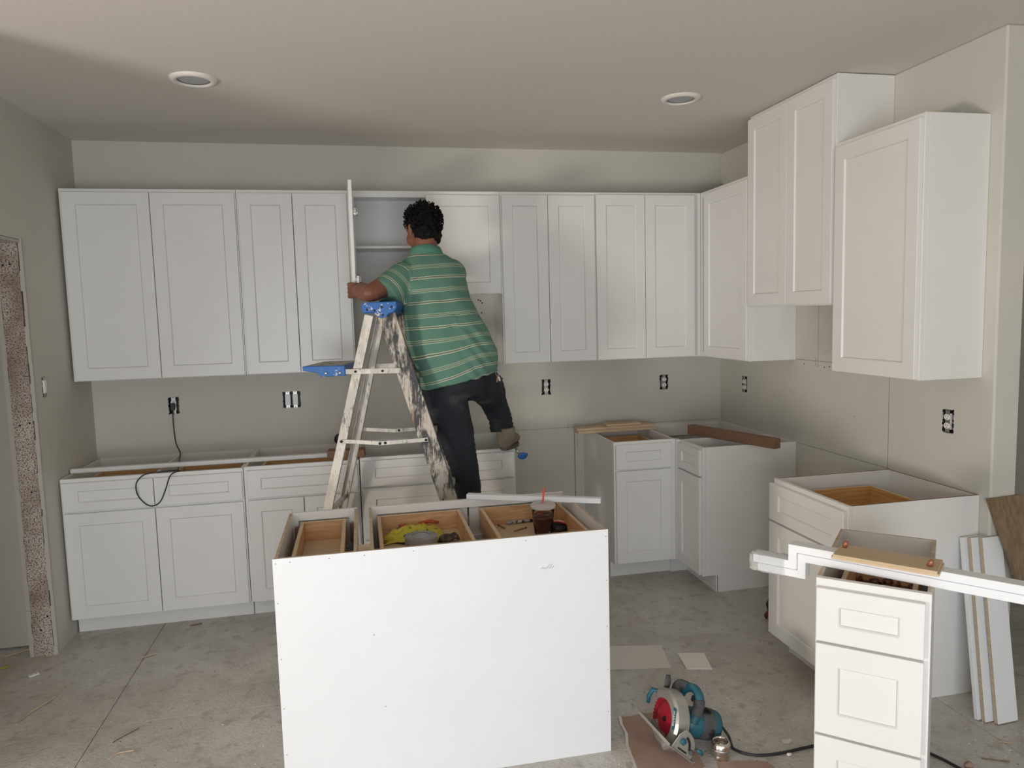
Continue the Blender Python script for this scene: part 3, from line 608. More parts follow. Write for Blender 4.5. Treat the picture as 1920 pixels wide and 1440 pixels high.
# hair: skull cap plus curls
h = MB(); h.ball(hp(0, -0.026, 0.040), (0.091, 0.099, 0.092), 22, M4=HM); h.ball(hp(0, -0.052, -0.008), (0.083, 0.066, 0.078), 18, M4=HM); h.ball(hp(0.014, -0.058, -0.045), (0.068, 0.046, 0.048), 16, M4=HM); h.ball(hp(0, 0.030, 0.075), (0.070, 0.055, 0.048), 14, M4=HM)
hm = union(h, 0.006, 3)
for v in hm.vertices:
    q = v.co*38; d = noise.noise(q)*0.009+noise.noise(q*2.3)*0.005; v.co += v.normal*d
hair = put('hair', hm, M['hair'], per, PB)
cu = MB(); rnd = random.Random(3)
for k in range(620):
    a = rnd.uniform(0, 2*math.pi); zz = rnd.uniform(-0.75, 1.0)
    n_ = Vector((math.cos(a)*math.sqrt(1-zz*zz), math.sin(a)*math.sqrt(1-zz*zz), zz))
    if n_.y > 0.5 and n_.z < 0.35: continue
    if n_.z < -0.15 and n_.y > -0.35: continue
    p = Vector((n_.x*0.090, -0.028+n_.y*0.098, 0.036+n_.z*(0.092 if n_.z > 0 else 0.10)))
    sd = Vector((rnd.uniform(-1, 1), rnd.uniform(-1, 1), rnd.uniform(-0.6, 0.6))); sd = (sd-n_*sd.dot(n_)).normalized()
    ln = 0.011+0.014*max(0, n_.z)*rnd.random()+0.004*rnd.random()
    pts = [p-n_*0.004, p+n_*ln*0.6, p+n_*ln*1.05+sd*0.008, p+n_*ln*0.8+sd*0.018, p+n_*ln*0.2+sd*0.021]
    cu.tube([HC+HM @ q for q in pts], [0.0030, 0.0028, 0.0024, 0.0018, 0.0008], 5)
cu.shift(-Vector(PB)); c_ = cu.build('curls', M['hair'], hair, fix=False); c_['kind'] = 'stuff'
# polo shirt
t = MB()
TR = [(2.105, -0.985, 1.345, 0.198, 0.165, 0.20), (2.105, -0.985, 1.40, 0.208, 0.172, 0.16), (2.090, -0.985, 1.48, 0.222, 0.180, 0.12), (2.060, -0.975, 1.58, 0.219, 0.178, 0.08), (2.032, -0.958, 1.68, 0.198, 0.168, 0.05),
      (2.006, -0.935, 1.78, 0.184, 0.152, 0.02), (1.984, -0.915, 1.86, 0.192, 0.136, 0), (1.982, -0.902, 1.925, 0.176, 0.118, 0), (1.976, -0.892, 1.975, 0.140, 0.098, 0), (1.970, -0.885, 2.015, 0.092, 0.078, 0)]
rings(t, TR, 40, 0.92)
t.ball((1.868, -0.915, 1.905), (0.082, 0.082, 0.080), 16); t.ball((2.098, -0.89, 1.905), (0.082, 0.082, 0.082), 16)
t.tube([(1.865, -0.915, 1.905), (1.815, -0.950, 1.865), (1.768, -0.982, 1.828), (1.732, -1.006, 1.800)], [0.088, 0.092, 0.093, 0.091], 24)
t.tube([(2.095, -0.885, 1.905), (2.112, -0.83, 1.88), (2.115, -0.76, 1.85)], [0.082, 0.075, 0.072], 20)
tm = union(t, 0.0075, 2)
ax0 = Vector((1.865, -0.915, 1.905)); ax1 = Vector((1.732, -1.006, 1.800)); ad = (ax1-ax0).normalized(); al = (ax1-ax0).length
at = tm.attributes.new('cloth_v', 'FLOAT', 'POINT'); cv = []
def ss(a, b_, x): x = min(1, max(0, (x-a)/(b_-a))); return x*x*(3-2*x)
for v in tm.vertices:
    p = v.co; s_ = (p-ax0).dot(ad); rad = ((p-ax0)-ad*s_).length
    sleeve = s_ > 0.028 and rad < 0.118 and p.x < 1.865
    cx = 2.10-0.20*ss(1.4, 1.95, p.z)
    tv = p.z-(p.x-cx)*(0.055+0.22*ss(1.62, 1.34, p.z))-0.03*math.exp(-((p.x-2.2)/0.09)**2)*ss(1.7, 1.5, p.z)*0.6
    cv.append(0.55-s_*1.05 if sleeve else tv)
    # folds
    n_ = v.normal; d = 0
    d += noise.noise(Vector((p.x*7, p.y*7, p.z*4)))*0.008+noise.noise(Vector((p.x*16+p.z*6, p.y*10, p.z*7)))*0.005
    rib = math.exp(-((p.x-1.905)/0.05)**2)*math.exp(-((p.z-1.90)/0.075)**2); d += 0.0035*math.sin((p.x+0.15*p.z)*2*math.pi/0.017)*rib
    d += 0.005*math.sin((p.z*1.0+p.x*1.1)*2*math.pi/0.085)*math.exp(-((p.x-2.20)/0.09)**2)*ss(1.75, 1.55, p.z)
    d -= 0.005*math.exp(-((p.x-2.03-0.35*(1.75-p.z))/0.035)**2)*ss(1.9, 1.8, p.z)*ss(1.4, 1.5, p.z)
    if sleeve: d = noise.noise(p*12)*0.004
    v.co = p+n_*d
    if p.z < 1.338+0.2*(p.x-2.105): v.co.z = 1.338+0.2*(p.x-2.105)
at.data.foreach_set('value', cv)
shirt = put('polo_shirt', tm, M['shirt'], per, PB)
cl = MB(); n = 32; pr = []
for (rx, ry, dz, cx, cy) in ((0.098, 0.084, -0.022, 1.970, -0.882), (0.080, 0.074, 0.030, 1.966, -0.876), (0.074, 0.069, 0.031, 1.965, -0.875), (0.088, 0.076, -0.022, 1.970, -0.882)):
    pr.append([(cx+rx*math.cos(2*math.pi*j/n), cy+ry*math.sin(2*math.pi*j/n), 2.015+dz-0.018*math.sin(2*math.pi*j/n)) for j in range(n)])
vs = [q for r_i in pr for q in r_i]; fs = [(i*n+j, i*n+(j+1) % n, ((i+1) % 4)*n+(j+1) % n, ((i+1) % 4)*n+j) for i in range(4) for j in range(n)]
cl.add(vs, fs, 0, True).shift(-Vector(PB)).build('collar', M['collar'], shirt)
# jeans
j = MB()
rings(j, [(2.100, -0.975, 1.255, 0.135, 0.115, 0.1), (2.105, -0.978, 1.31, 0.180, 0.145, 0.15), (2.11, -0.98, 1.37, 0.186, 0.15, 0.18), (2.11, -0.98, 1.42, 0.180, 0.145, 0.1)], 30)
j.tube([(2.020, -0.985, 1.33), (2.035, -0.995, 1.20), (2.078, -1.010, 1.06), (2.097, -1.018, 0.97), (2.118, -1.03, 0.85), (2.126, -1.038, 0.74), (2.118, -1.045, 0.62)], [0.118, 0.120, 0.098, 0.084, 0.075, 0.072, 0.074], 22)
j.tube([(2.175, -0.950, 1.345), (2.240, -0.860, 1.320), (2.300, -0.745, 1.265), (2.340, -0.665, 1.215)], [0.120, 0.112, 0.100, 0.086], 22)
j.ball((2.342, -0.655, 1.205), 0.084, 14)
j.tube([(2.342, -0.655, 1.205), (2.372, -0.635, 1.130), (2.394, -0.630, 1.075), (2.400, -0.632, 1.000)], [0.083, 0.074, 0.066, 0.070], 20)
jm = union(j, 0.0085, 3)
for v in jm.vertices:
    p = v.co; d = noise.noise(p*9)*0.006+noise.noise(p*22)*0.003
    for (cx, cy, cz, w_) in ((2.395, -0.63, 1.045, 0.040), (2.085, -1.02, 0.98, 0.045), (2.115, -1.04, 0.68, 0.04)):
        g_ = math.exp(-((p-Vector((cx, cy, cz))).length/(w_*2))**2); d += 0.005*g_*math.sin((p.z+0.25*p.x)*2*math.pi/0.028)
    v.co = p+v.normal*d
jean = put('jeans', jm, M['jeans'], per, PB)
def pocket(c, w, h_, rz):
    q = MB().box(-w/2, w/2, -0.002, 0.002, -h_/2, h_/2); return q
# shoes
def shoe(name, heel, toe, z0, s=1.0):
    heel = Vector(heel); toe = Vector(toe); d = (toe-heel); Ln = d.length; d.normalize(); sd = Vector((d.y, -d.x, 0)); Z = Vector((0, 0, 1))
    P = lambda a, b_, c: heel+d*a*Ln+sd*b_*s+Z*(c*s)
    q = MB()
    for a, w_, hh, cz in ((0.12, 0.040, 0.052, 0.045), (0.30, 0.043, 0.050, 0.045), (0.50, 0.045, 0.043, 0.038), (0.70, 0.049, 0.036, 0.032), (0.86, 0.044, 0.030, 0.028)):
        Mx = Matrix((sd, d, Z)).transposed().to_4x4(); q.ball(P(a, 0, cz+0.012), (w_*s, 0.055, hh*s), 14, M4=Mx)
    q.tube([P(0.20, 0, 0.05), P(0.18, 0, 0.118)], [0.048*s, 0.050*s], 16)
    me = union(q, 0.006, 3)
    for v in me.vertices: v.co.z = max(v.co.z, heel.z+0.012)
    o = put(name, me, M['shoe'], per, PB)
    so = []; 
    for k in range(24):
        t_ = 2*math.pi*k/24; a = 0.5+0.52*math.cos(t_); w_ = (0.048 if a > 0.5 else 0.042)*s*math.sin(t_); so.append((heel+d*a*Ln+sd*w_).to_2d()[:])
    MB().prism(so, heel.z+0.001, heel.z+0.022).shift(-Vector(PB)).build('sole', M['sole'], o, 0.003)
    return o
shoe('shoe', (2.118, -1.100, 0.5625), (2.100, -0.850, 0.5625), 0)
shoe('shoe', (2.400, -0.690, 0.8905), (2.500, -0.480, 0.8905), 0, 1.14)
# keys clipped at the hip
kp = Vector((2.318, -0.99, 1.375))
ky = MB(); ky.tube([kp+Vector((0.012*math.cos(a), 0.003, 0.015*math.sin(a))) for a in [2*math.pi*k/14 for k in range(15)]], 0.0016, 6, cap=False)
ky.build('key_ring', M['metal'], None).location = (0, 0, 0)
kr = bpy.data.objects['key_ring']; kr.parent = per; kr.location = -Vector(PB)
for (dx, dz, c) in ((-0.004, -0.05, 'copper'), (0.006, -0.045, 'metal'), (0.016, -0.036, 'black')):
    MB().bar(kp+Vector((dx*0.3, 0, -0.014)), kp+Vector((dx*1.6, 0, dz)), 0.009, 0.003, up=(0, 1, 0)).shift(-Vector(PB)).build('key', M[c], per, 0.0008)
MB().tube([kp+Vector((-0.012, 0, 0.03)), kp+Vector((-0.008, 0, 0.012)), kp+Vector((0, 0, 0.014))], 0.002, 6).shift(-Vector(PB)).build('strap', M['black'], per)
# red stick seen inside the open cabinet
tag(MB().box(1.64, 1.86, -0.30, -0.292, 1.8405, 1.8535).build('marking_stick', mat('red_lacquer', (0.25, 0.015, 0.02), 0.4)), 'thin dark red stick lying inside the open wall cabinet by the elbow', 'stick')
#%%PART3%%
# ------------------------------------------------------------------ things on the base cabinets
tag(MB().bar((0.010, -0.445, 0.8895), (1.385, -0.470, 0.8935), 0.034, 0.024).build('trim_strip', M['cab'], bevel=0.002), 'long white trim strip laid across the open base cabinets on the left', 'strip')
tag(MB().bar((1.392, -0.530, 0.911), (1.600, -0.548, 0.911), 0.085, 0.044).build('wood_block', M['beam'], bevel=0.002), 'short brown wood block behind the ladder, at the end of the trim strip', 'block')
tr = MB().lathe([(0.015, -0.02), (0.032, -0.02), (0.034, -0.014), (0.034, 0.014), (0.032, 0.02), (0.015, 0.02), (0.015, -0.02)], n=24, axis='Y', cap=False).build('tape_roll', M['black'], loc=(1.445, -0.030, 0.912)); tag(tr, 'small black tape roll standing at the back of the open sink base', 'tape')
cd = thing('power_cord', 'thin black cord from the outlet looping over the left drawer fronts', 'cord', (0.455, -0.012, 1.165))
o3 = Vector((0.455, -0.012, 1.165))
def smooth_path(pts, n=6):
    pts = [Vector(p) for p in pts]; out = []
    for i in range(len(pts)-1):
        p0 = pts[max(i-1, 0)]; p1 = pts[i]; p2 = pts[i+1]; p3 = pts[min(i+2, len(pts)-1)]
        for k in range(n):
            t = k/n; out.append(0.5*((2*p1)+(p2-p0)*t+(2*p0-5*p1+4*p2-p3)*t*t+(3*p1-p0-3*p2+p3)*t**3))
    return out+[pts[-1]]
MB().tube(smooth_path([(0.453, -0.030, 1.16), (0.449, -0.018, 1.05), (0.455, -0.016, 0.945), (0.476, -0.018, 0.885), (0.50, -0.15, 0.862), (0.545, -0.38, 0.868), (0.575, -0.50, 0.850), (0.600, -0.575, 0.874), (0.597, -0.600, 0.8800), (0.575, -0.628, 0.8755), (0.557, -0.640, 0.855), (0.535, -0.640, 0.794), (0.504, -0.640, 0.728), (0.467, -0.640, 0.706), (0.428, -0.640, 0.721), (0.392, -0.640, 0.775), (0.390, -0.640, 0.834), (0.420, -0.634, 0.872), (0.455, -0.610, 0.8815), (0.520, -0.590, 0.8815), (0.585, -0.560, 0.878)]), 0.0032, 8).shift(-o3).build('cable', M['black'], cd)
pg = MB().box(-0.012, 0.010, -0.024, 0.004, -0.012, 0.030); pg.tube([(0.0, -0.02, -0.008), (-0.002, -0.018, -0.03)], [0.006, 0.004], 8); pg.build('plug', M['black'], cd, 0.003)
# lumber on the corner base
for i, (x0, x1, y0, y1, z0, z1, lb) in enumerate(((2.990, 3.545, -0.235, -0.135, 0.8825, 0.900, 'lower pale board of the stack on the right corner base cabinet'), (2.985, 3.530, -0.228, -0.128, 0.9005, 0.918, 'upper pale board of the stack, under the short offcut'), (3.195, 3.440, -0.215, -0.130, 0.9185, 0.932, 'short pale wood offcut on top of the stacked boards in the corner'))):
    tag(MB().box(x0, x1, y0, y1, z0, z1).build('lumber_board', M['lumber'], bevel=0.002), lb, 'board', 'pale boards stacked on the corner cabinet')
tag(MB().bar((3.682, -0.46, 0.9105), (3.905, -1.112, 0.9105), 0.055, 0.058).build('wooden_beam', M['beam'], bevel=0.002), 'thick reddish-brown wooden beam lying over the corner cabinet end', 'beam')
# small blue thing by the shoe
bl = thing('blue_clip', 'crumpled bright blue plastic piece hanging at the cabinet corner by the shoe', 'plastic', (2.500, -0.640, 0.850))
q = MB(); q.ball((0.018, 0, -0.006), (0.030, 0.007, 0.022), 10); q.ball((0.040, 0.0, 0.000), (0.012, 0.006, 0.012), 8); q = q.build('blue_flap', M['blue'], bl)
MB().tube([(-0.016, 0.006, 0.042), (-0.010, -0.002, 0.020), (0.004, -0.003, 0.006)], [0.010, 0.008, 0.007], 8).build('grey_tail', M['metal'], bl)

# ------------------------------------------------------------------ things on and in the island
tag(MB().bar((2.036, -1.668, 0.8885), (2.573, -1.920, 0.8885), 0.032, 0.022).build('trim_strip', M['board'], bevel=0.0015), 'short white trim strip lying diagonally over the right end of the island', 'strip')
ZF = 0.7585
M['yellow'] = mat('yellow_cloth', (0.62, 0.55, 0.07), 0.85, col2=(0.50, 0.42, 0.05), scale=10, col3=(0.06, 0.07, 0.02), scale3=34, ramp3=(0.62, 0.66))
vs = []; fs = []; NX, NY = 26, 18
for j in range(NY):
    for i in range(NX):
        u, v = i/(NX-1)-0.5, j/(NY-1)-0.5
        e = max(0, 1-4*u*u)*max(0, 1-3.2*v*v)
        z = 0.004+0.022*e+abs(noise.noise(Vector((u*6+v*5, v*9-u*4, 2))))*0.060*e+abs(math.sin(u*11+v*17))*0.014*e
        x = u*0.265+0.02*noise.noise(Vector((u*4, v*4, 5))); y = v*0.17+0.30*u*v*0.3+0.02*noise.noise(Vector((u*4, v*4, 9)))
        vs.append((x, y, max(z, 0.0035)))
for j in range(NY-1):
    for i in range(NX-1): k = j*NX+i; fs.append((k, k+1, k+NX+1, k+NX))
yc = MB().add(vs, fs, 0, True).build('yellow_cloth', M['yellow'], loc=(1.785, -1.800, ZF), rot=(0, 0, R(4)), fix=False); so = yc.modifiers.new('thick', 'SOLIDIFY'); so.thickness = 0.003
tag(yc, 'crumpled yellow cloth with dark print in the middle island drawer', 'cloth')
tp = thing('duct_tape', 'grey roll of duct tape lying flat in front of the yellow cloth', 'tape', (1.806, -1.925, ZF))
MB().lathe([(0.038, 0.0), (0.064, 0.0), (0.066, 0.003), (0.066, 0.045), (0.064, 0.048), (0.038, 0.048)], n=36, cap=False).build('tape', mat('grey_tape', (0.22, 0.22, 0.23), 0.45, col2=(0.34, 0.34, 0.35), scale=12), tp)
MB().lathe([(0.0005, 0.030), (0.0375, 0.030), (0.0375, 0.047), (0.0350, 0.047), (0.0350, 0.034), (0.0005, 0.034)], n=30, cap=False).build('core', M['lens'], tp)
gl = MB(); gl.ball((0, 0, 0.018), (0.036, 0.028, 0.018), 12); 
for k in range(4): gl.tube([(0.010, -0.015+k*0.011, 0.020), (0.036, -0.020+k*0.014, 0.028), (0.050, -0.018+k*0.013, 0.014)], [0.008, 0.008, 0.007], 8)
gm = union(gl, 0.004, 2)
gm.materials.append(mat('dark_camouflage_fabric', (0.025, 0.022, 0.018), 0.9, col2=(0.16, 0.14, 0.11), scale=45)); go = bpy.data.objects.new('work_glove', gm); COL.objects.link(go); go.location = (1.912, -1.900, ZF+0.0005)
tag(go, 'dark balled-up work glove beside the duct tape', 'glove')
pl = thing('pliers', 'pliers with red handles sticking out behind the yellow cloth', 'pliers', (1.79, -1.722, ZF+0.012), R(6))
M['redgrip'] = mat('red_rubber', (0.42, 0.06, 0.03), 0.5)
MB().tube([(0.0, 0.004, 0.0), (0.03, 0.012, 0.022), (0.075, 0.006, 0.030), (0.105, -0.016, 0.026)], [0.005, 0.008, 0.008, 0.006], 8).build('handle', M['redgrip'], pl)
MB().tube([(0.0, -0.004, 0.0), (-0.03, 0.012, 0.020), (-0.06, 0.010, 0.022), (0.04, 0.022, 0.026)][:3], [0.005, 0.007, 0.006], 8).build('handle', M['redgrip'], pl)
MB().bar((-0.012, 0, 0.001), (-0.105, -0.006, 0.006), 0.016, 0.010).build('jaw', M['metal'], pl, 0.003)
sd_ = thing('utility_knife', 'dark tool with metal tip left of the yellow cloth', 'knife', (1.672, -1.800, ZF+0.009), R(35))
MB().tube([(0, 0, 0), (0.05, 0.0, 0.004), (0.095, 0.0, 0.002)], [0.008, 0.011, 0.007], 10).build('handle', M['black'], sd_); MB().box(-0.030, 0.002, -0.006, 0.006, -0.001, 0.001).build('blade', M['metal'], sd_)
# plastic cup
M['clear'] = mat('clear_plastic', (0.97, 0.97, 0.97), 0.05, trans=1.0, ior=1.15)
M['lid'] = mat('cloudy_clear_plastic', (0.93, 0.93, 0.93), 0.15, trans=0.72, ior=1.12)
M['cola'] = mat('dark_cola', (0.045, 0.010, 0.010), 0.12, col2=(0.10, 0.02, 0.015), scale=25)
M['straw'] = mat('red_straw', (0.70, 0.045, 0.03), 0.4, col2=(0.75, 0.10, 0.08), scale=10)
cp = thing('plastic_cup', 'clear plastic cup of dark iced cola with red straw in the right island drawer', 'cup', (2.326, -1.890, ZF+0.0005))
MB().lathe([(0.0, 0.0), (0.037, 0.0), (0.039, 0.006), (0.0445, 0.060), (0.0450, 0.064), (0.0445, 0.068), (0.049, 0.112), (0.0525, 0.114), (0.0525, 0.117), (0.0485, 0.117), (0.0435, 0.068), (0.0380, 0.007), (0.0, 0.0015)], n=36, cap=False).build('cup_wall', M['clear'], cp)
MB().lathe([(0.0, 0.003), (0.0365, 0.003), (0.0375, 0.007), (0.0430, 0.067), (0.0446, 0.076), (0.0, 0.076)], n=32, cap=False).build('drink', M['cola'], cp)
MB().lathe([(0.0535, 0.112), (0.0545, 0.118), (0.0535, 0.123), (0.049, 0.124), (0.047, 0.128), (0.030, 0.131), (0.0, 0.131), (0.0, 0.1298), (0.030, 0.1298), (0.046, 0.1268), (0.048, 0.1225), (0.0525, 0.121), (0.0530, 0.112)], n=36, cap=False).build('lid', M['lid'], cp)
MB().tube([(-0.010, 0.006, 0.05), (0.000, 0.0, 0.131), (0.006, -0.002, 0.196)], 0.0042, 10).build('straw', M['straw'], cp)
M['ice'] = mat('melting_ice', (0.40, 0.17, 0.14), 0.15, trans=0.6, ior=1.3)
for x, y in ((0.012, -0.015), (-0.018, 0.004), (0.016, 0.018)): MB().box(x-0.009, x+0.009, y-0.009, y+0.009, 0.070, 0.081).build('ice_cube', M['ice'], cp, 0.003)
mk = thing('marker_pen', 'grey and black marker pen lying left of the cola cup', 'pen', (2.222, -1.722, ZF+0.0075), R(6))
MB().tube([(0, 0, 0), (0.085, 0, 0)], 0.0065, 12).build('barrel', mat('marker_barrel', (0.55, 0.53, 0.48), 0.5, col2=(0.05, 0.05, 0.05), scale=60, ramp=(0.55, 0.60)), mk)
MB().tube([(-0.022, 0, 0), (-0.016, 0, 0), (0.0, 0, 0)], [0.004, 0.0062, 0.0070], 12).build('pen_cap', M['lens'], mk); MB().tube([(0.085, 0, 0), (0.10, 0, 0)], 0.0062, 12).build('end_cap', M['black'], mk)
def screw(loc, rz, ln, label, m=None, tilt=0):
    s_ = thing('screw', label, 'screw', loc, rz, 'screws in the right island drawer'); m = m or M['copper']
    MB().tube([(0, 0, 0), (ln*0.85, 0, 0), (ln, 0, 0)], [0.0022, 0.0021, 0.0006], 8).build('shank', m, s_); MB().tube([(-0.003, 0, 0), (0.0, 0, 0)], [0.0046, 0.0028], 10).build('head', m, s_)
M['brass'] = mat('brass_screw', (0.20, 0.11, 0.04), 0.4, 0.6)
screw((2.162, -1.735, ZF+0.0046), R(-72), 0.062, 'brass screw nearest the left side of the right island drawer', M['brass'])
screw((2.268, -1.805, ZF+0.0046), R(212), 0.075, 'brass screw lying close to the cola cup', M['brass'])
cl2 = thing('cable_bundle', 'bundle of red and white wires on a black pouch right of the cup', 'wires', (2.395, -1.870, ZF), R(-10))
MB().ball((0, 0, 0.016), (0.042, 0.045, 0.016), 14).build('pouch', M['black'], cl2)
for k in range(5):
    a = R(-30+k*9); MB().tube(smooth_path([(-0.035, -0.012+k*0.006, 0.028), (-0.010, 0.010-k*0.004, 0.040), (0.020, 0.0-k*0.005, 0.040), (0.042, -0.022+k*0.003, 0.026)], 4), 0.0030, 6).build('wire', M['straw'] if k % 2 == 0 else M['outlet'], cl2)
rl = MB().box(2.063, 2.075, -1.87, -1.72, 0.720, 0.742).build('drawer_runner', M['metal'], ib) if False else None

# ------------------------------------------------------------------ near cabinet: moulding, plywood, hinges
d = Vector((0.622, -0.783, 0)); nrm = Vector((-0.783, -0.622, 0)); Z = Vector((0, 0, 1))
MP = Vector((2.918, -2.768, 0.8768)); mo = thing('zigzag_moulding', 'long white moulding with a stepped end, lying across the near cabinet', 'moulding', MP)
def strip(a0, a1, z0, z1, off0, off1, nm='moulding_layer', par=None, m='board'):
    vs = [d*a+Z*z-nrm*o_ for z in (z0, z1) for o_ in (off0, off1) for a in (a0, a1)]
    return MB().add(vs, [(0, 2, 3, 1), (4, 5, 7, 6), (0, 1, 5, 4), (2, 6, 7, 3), (0, 4, 6, 2), (1, 3, 7, 5)]).build(nm, M[m], par or mo, 0.0015)
def zprof(pts, off0, off1, nm, m='board'):
    n_ = len(pts); vs = [d*a+Z*z-nrm*o_ for o_ in (off0, off1) for a, z in pts]
    fs = [tuple(range(n_))[::-1], tuple(range(n_, 2*n_))]+[(i, (i+1) % n_, n_+(i+1) % n_, n_+i) for i in range(n_)]
    return MB().add(vs, fs).build(nm, M[m], mo, 0.0012)
zprof([(-0.115, -0.002), (0.0, -0.002), (0.0, 0.052), (1.05, 0.052), (1.05, 0.027), (0.027, 0.027), (0.027, -0.0285), (-0.115, -0.0285)], 0.0, 0.048, 'upper_layer')
zprof([(-0.100, -0.030), (0.0285, -0.030), (0.0285, 0.0255), (1.05, 0.0255), (1.05, 0.0), (0.054, 0.0), (0.054, -0.055), (-0.100, -0.055)], 0.002, 0.048, 'lower_layer')
wv = []; wf = []; NA, NB = 22, 20
for i in range(NA):
    a = -0.128+0.115*i/(NA-1)
    for j in range(NB):
        t_ = 2*math.pi*j/NB; ca, sa = math.cos(t_), math.sin(t_)
        ry = 0.029*math.copysign(abs(ca)**0.4, ca); rz_ = 0.031*math.copysign(abs(sa)**0.4, sa)
        k_ = 0.8+0.2*min(1, i/3); jn = noise.noise(Vector((a*55, t_*3.0, 1)))*0.004+noise.noise(Vector((a*130, t_*6, 4)))*0.0025
        wv.append(d*(a+0.006*noise.noise(Vector((t_*2, i, 0))))-nrm*(0.024+(ry+jn)*k_)+Z*(-0.0285+(rz_+jn)*k_))
for i in range(NA-1):
    for j in range(NB): wf.append((i*NB+j, i*NB+(j+1) % NB, (i+1)*NB+(j+1) % NB, (i+1)*NB+j))
M['film'] = mat('cloudy_plastic_film', (0.93, 0.93, 0.93), 0.15, trans=0.8, ior=1.12)
MB().add(wv, wf, 0, False).build('plastic_wrap', M['film'], mo)
pw = thing('plywood_piece', 'small plywood board with two reddish knobs resting on the moulding', 'board', (3.092, -3.000, 0.9292), R(-49))
for k in range(2): MB().box(-0.142+0.006*k, 0.142-0.004*k, -0.058+0.004*(1-k), 0.058, 0.0003+k*0.0085, 0.0083+k*0.0085).build('ply_layer', M['plyfloor'] if k else M['lumber'], pw, 0.0008)
for x, y in ((-0.118, 0.028), (0.118, -0.020)): MB().tube([(x-0.004, y, 0.017), (x, y, 0.030), (x+0.002, y, 0.036)], [0.0075, 0.0075, 0.0055], 12).build('knob', M['copper'], pw)
def hinge(x, y, rz, label):
    h_ = thing('cabinet_hinge', label, 'hinge', (x, y, 0.7150), rz, 'bronze hinges in the near drawer')
    M_ = M['bronze']; MB().box(-0.030, 0.030, -0.010, 0.010, 0.0, 0.004).build('leaf', M_, h_, 0.001)
    MB().lathe([(0.017, 0.0), (0.017, 0.012), (0.012, 0.015), (0.0, 0.015)], (0.040, 0, 0), 18, cap=False).build('hinge_cup', M_, h_); MB().tube([(-0.006, -0.012, 0.010), (-0.006, 0.012, 0.010)], 0.006, 10).build('knuckle', M_, h_)
    for x_ in (-0.022, 0.008): MB().lathe([(0.003, 0.004), (0.002, 0.0055)], (x_, 0, 0), 8).build('screw_head', M['metal'], h_)
M['bronze'] = mat('dark_bronze', (0.14, 0.055, 0.035), 0.35, 0.5)
for x, y, a, lb in ((3.300, -2.628, -45, 'flat bronze hinge plate at the left in the near drawer'), (3.345, -2.668, 20, 'bronze hinge in the middle of the near drawer'), (3.362, -2.632, -80, 'bronze hinge lying behind the middle one in the near drawer'), (3.385, -2.712, -45, 'bronze hinge at the right in the near drawer')): hinge(x, y, R(a), lb)

# ------------------------------------------------------------------ leaning boards
def lean(name, bl_, tl_, wdir, w, th, m, label, cat, group=None, edge=True):
    bl_, tl_ = Vector(bl_), Vector(tl_); up = tl_-bl_; wd_ = Vector(wdir).normalized(); nn = wd_.cross(up).normalized()   # towards the camera
    vs = [bl_+wd_*a*w+up*c-nn*b_*th-bl_ for c in (0, 1) for b_ in (0, 1) for a in (0, 1)]
    lo = min(v.z for v in vs); vs = [v-Vector((0, 0, lo)) for v in vs]
    o = MB().add(vs, [(0, 2, 3, 1), (4, 5, 7, 6), (0, 1, 5, 4), (2, 6, 7, 3), (0, 4, 6, 2), (1, 3, 7, 5)], [1, 1, 0, 0, 1, 1]).build(name, m, loc=(bl_.x, bl_.y, 0), bevel=0.0008)
    return tag(o, label, cat, group)
wm = [M['board'], M['ply']]
GB = 'narrow white boards leaning at the wall end'
lean('leaning_board', (3.974, -2.462, 0), (4.038, -2.290, 0.700), (1, 0.06, 0), 0.105, 0.018, [M['board'], M['board']], 'rearmost narrow white board leaning at the wall end, white on its edge too', 'board', GB)
lean('leaning_board', (3.988, -2.484, 0), (4.057, -2.312, 0.703), (1, 0.06, 0), 0.105, 0.018, wm, 'middle narrow white board of the three leaning at the wall end', 'board', GB)
lean('leaning_board', (4.024, -2.508, 0), (4.089, -2.337, 0.708), (1, 0.06, 0), 0.102, 0.018, wm, 'front narrow white board leaning at the wall end, its face most in view', 'board', GB)
lean('brown_board', (4.345, -2.520, 0), (4.121, -2.330, 0.870), (1, 0.0, 0.04), 0.160, 0.020, [M['oldwood'], M['oldwood']], 'weathered brown wooden board leaning against the wall end behind the white boards', 'board')

# ------------------------------------------------------------------ circular saw
M['teal'] = mat('teal_plastic', (0.010, 0.095, 0.140), 0.45, col2=(0.02, 0.12, 0.16), scale=6, col3=(0.16, 0.22, 0.23), scale3=18, ramp3=(0.62, 0.75))
M['silver'] = mat('cast_aluminium', (0.55, 0.54, 0.51), 0.32, 0.75, col2=(0.42, 0.41, 0.38), scale=9)
M['plate'] = mat('dusty_steel_plate', (0.32, 0.31, 0.28), 0.5, 0.4, col2=(0.45, 0.43, 0.39), scale=10)
M['bladered'] = mat('red_saw_blade', (0.38, 0.012, 0.03), 0.3, 0.2)
M['grip'] = mat('dark_dusty_grip', (0.045, 0.045, 0.048), 0.8, col2=(0.11, 0.11, 0.11), scale=14)
SA = bpy.data.objects.new('circular_saw', None); COL.objects.link(SA); tag(SA, 'teal and silver corded circular saw with red blade on the concrete floor', 'saw')
SA.location = (2.685, -2.340, 0.130); SA.rotation_euler = (0, R(18), R(6)); SA.rotation_mode = 'XYZ'
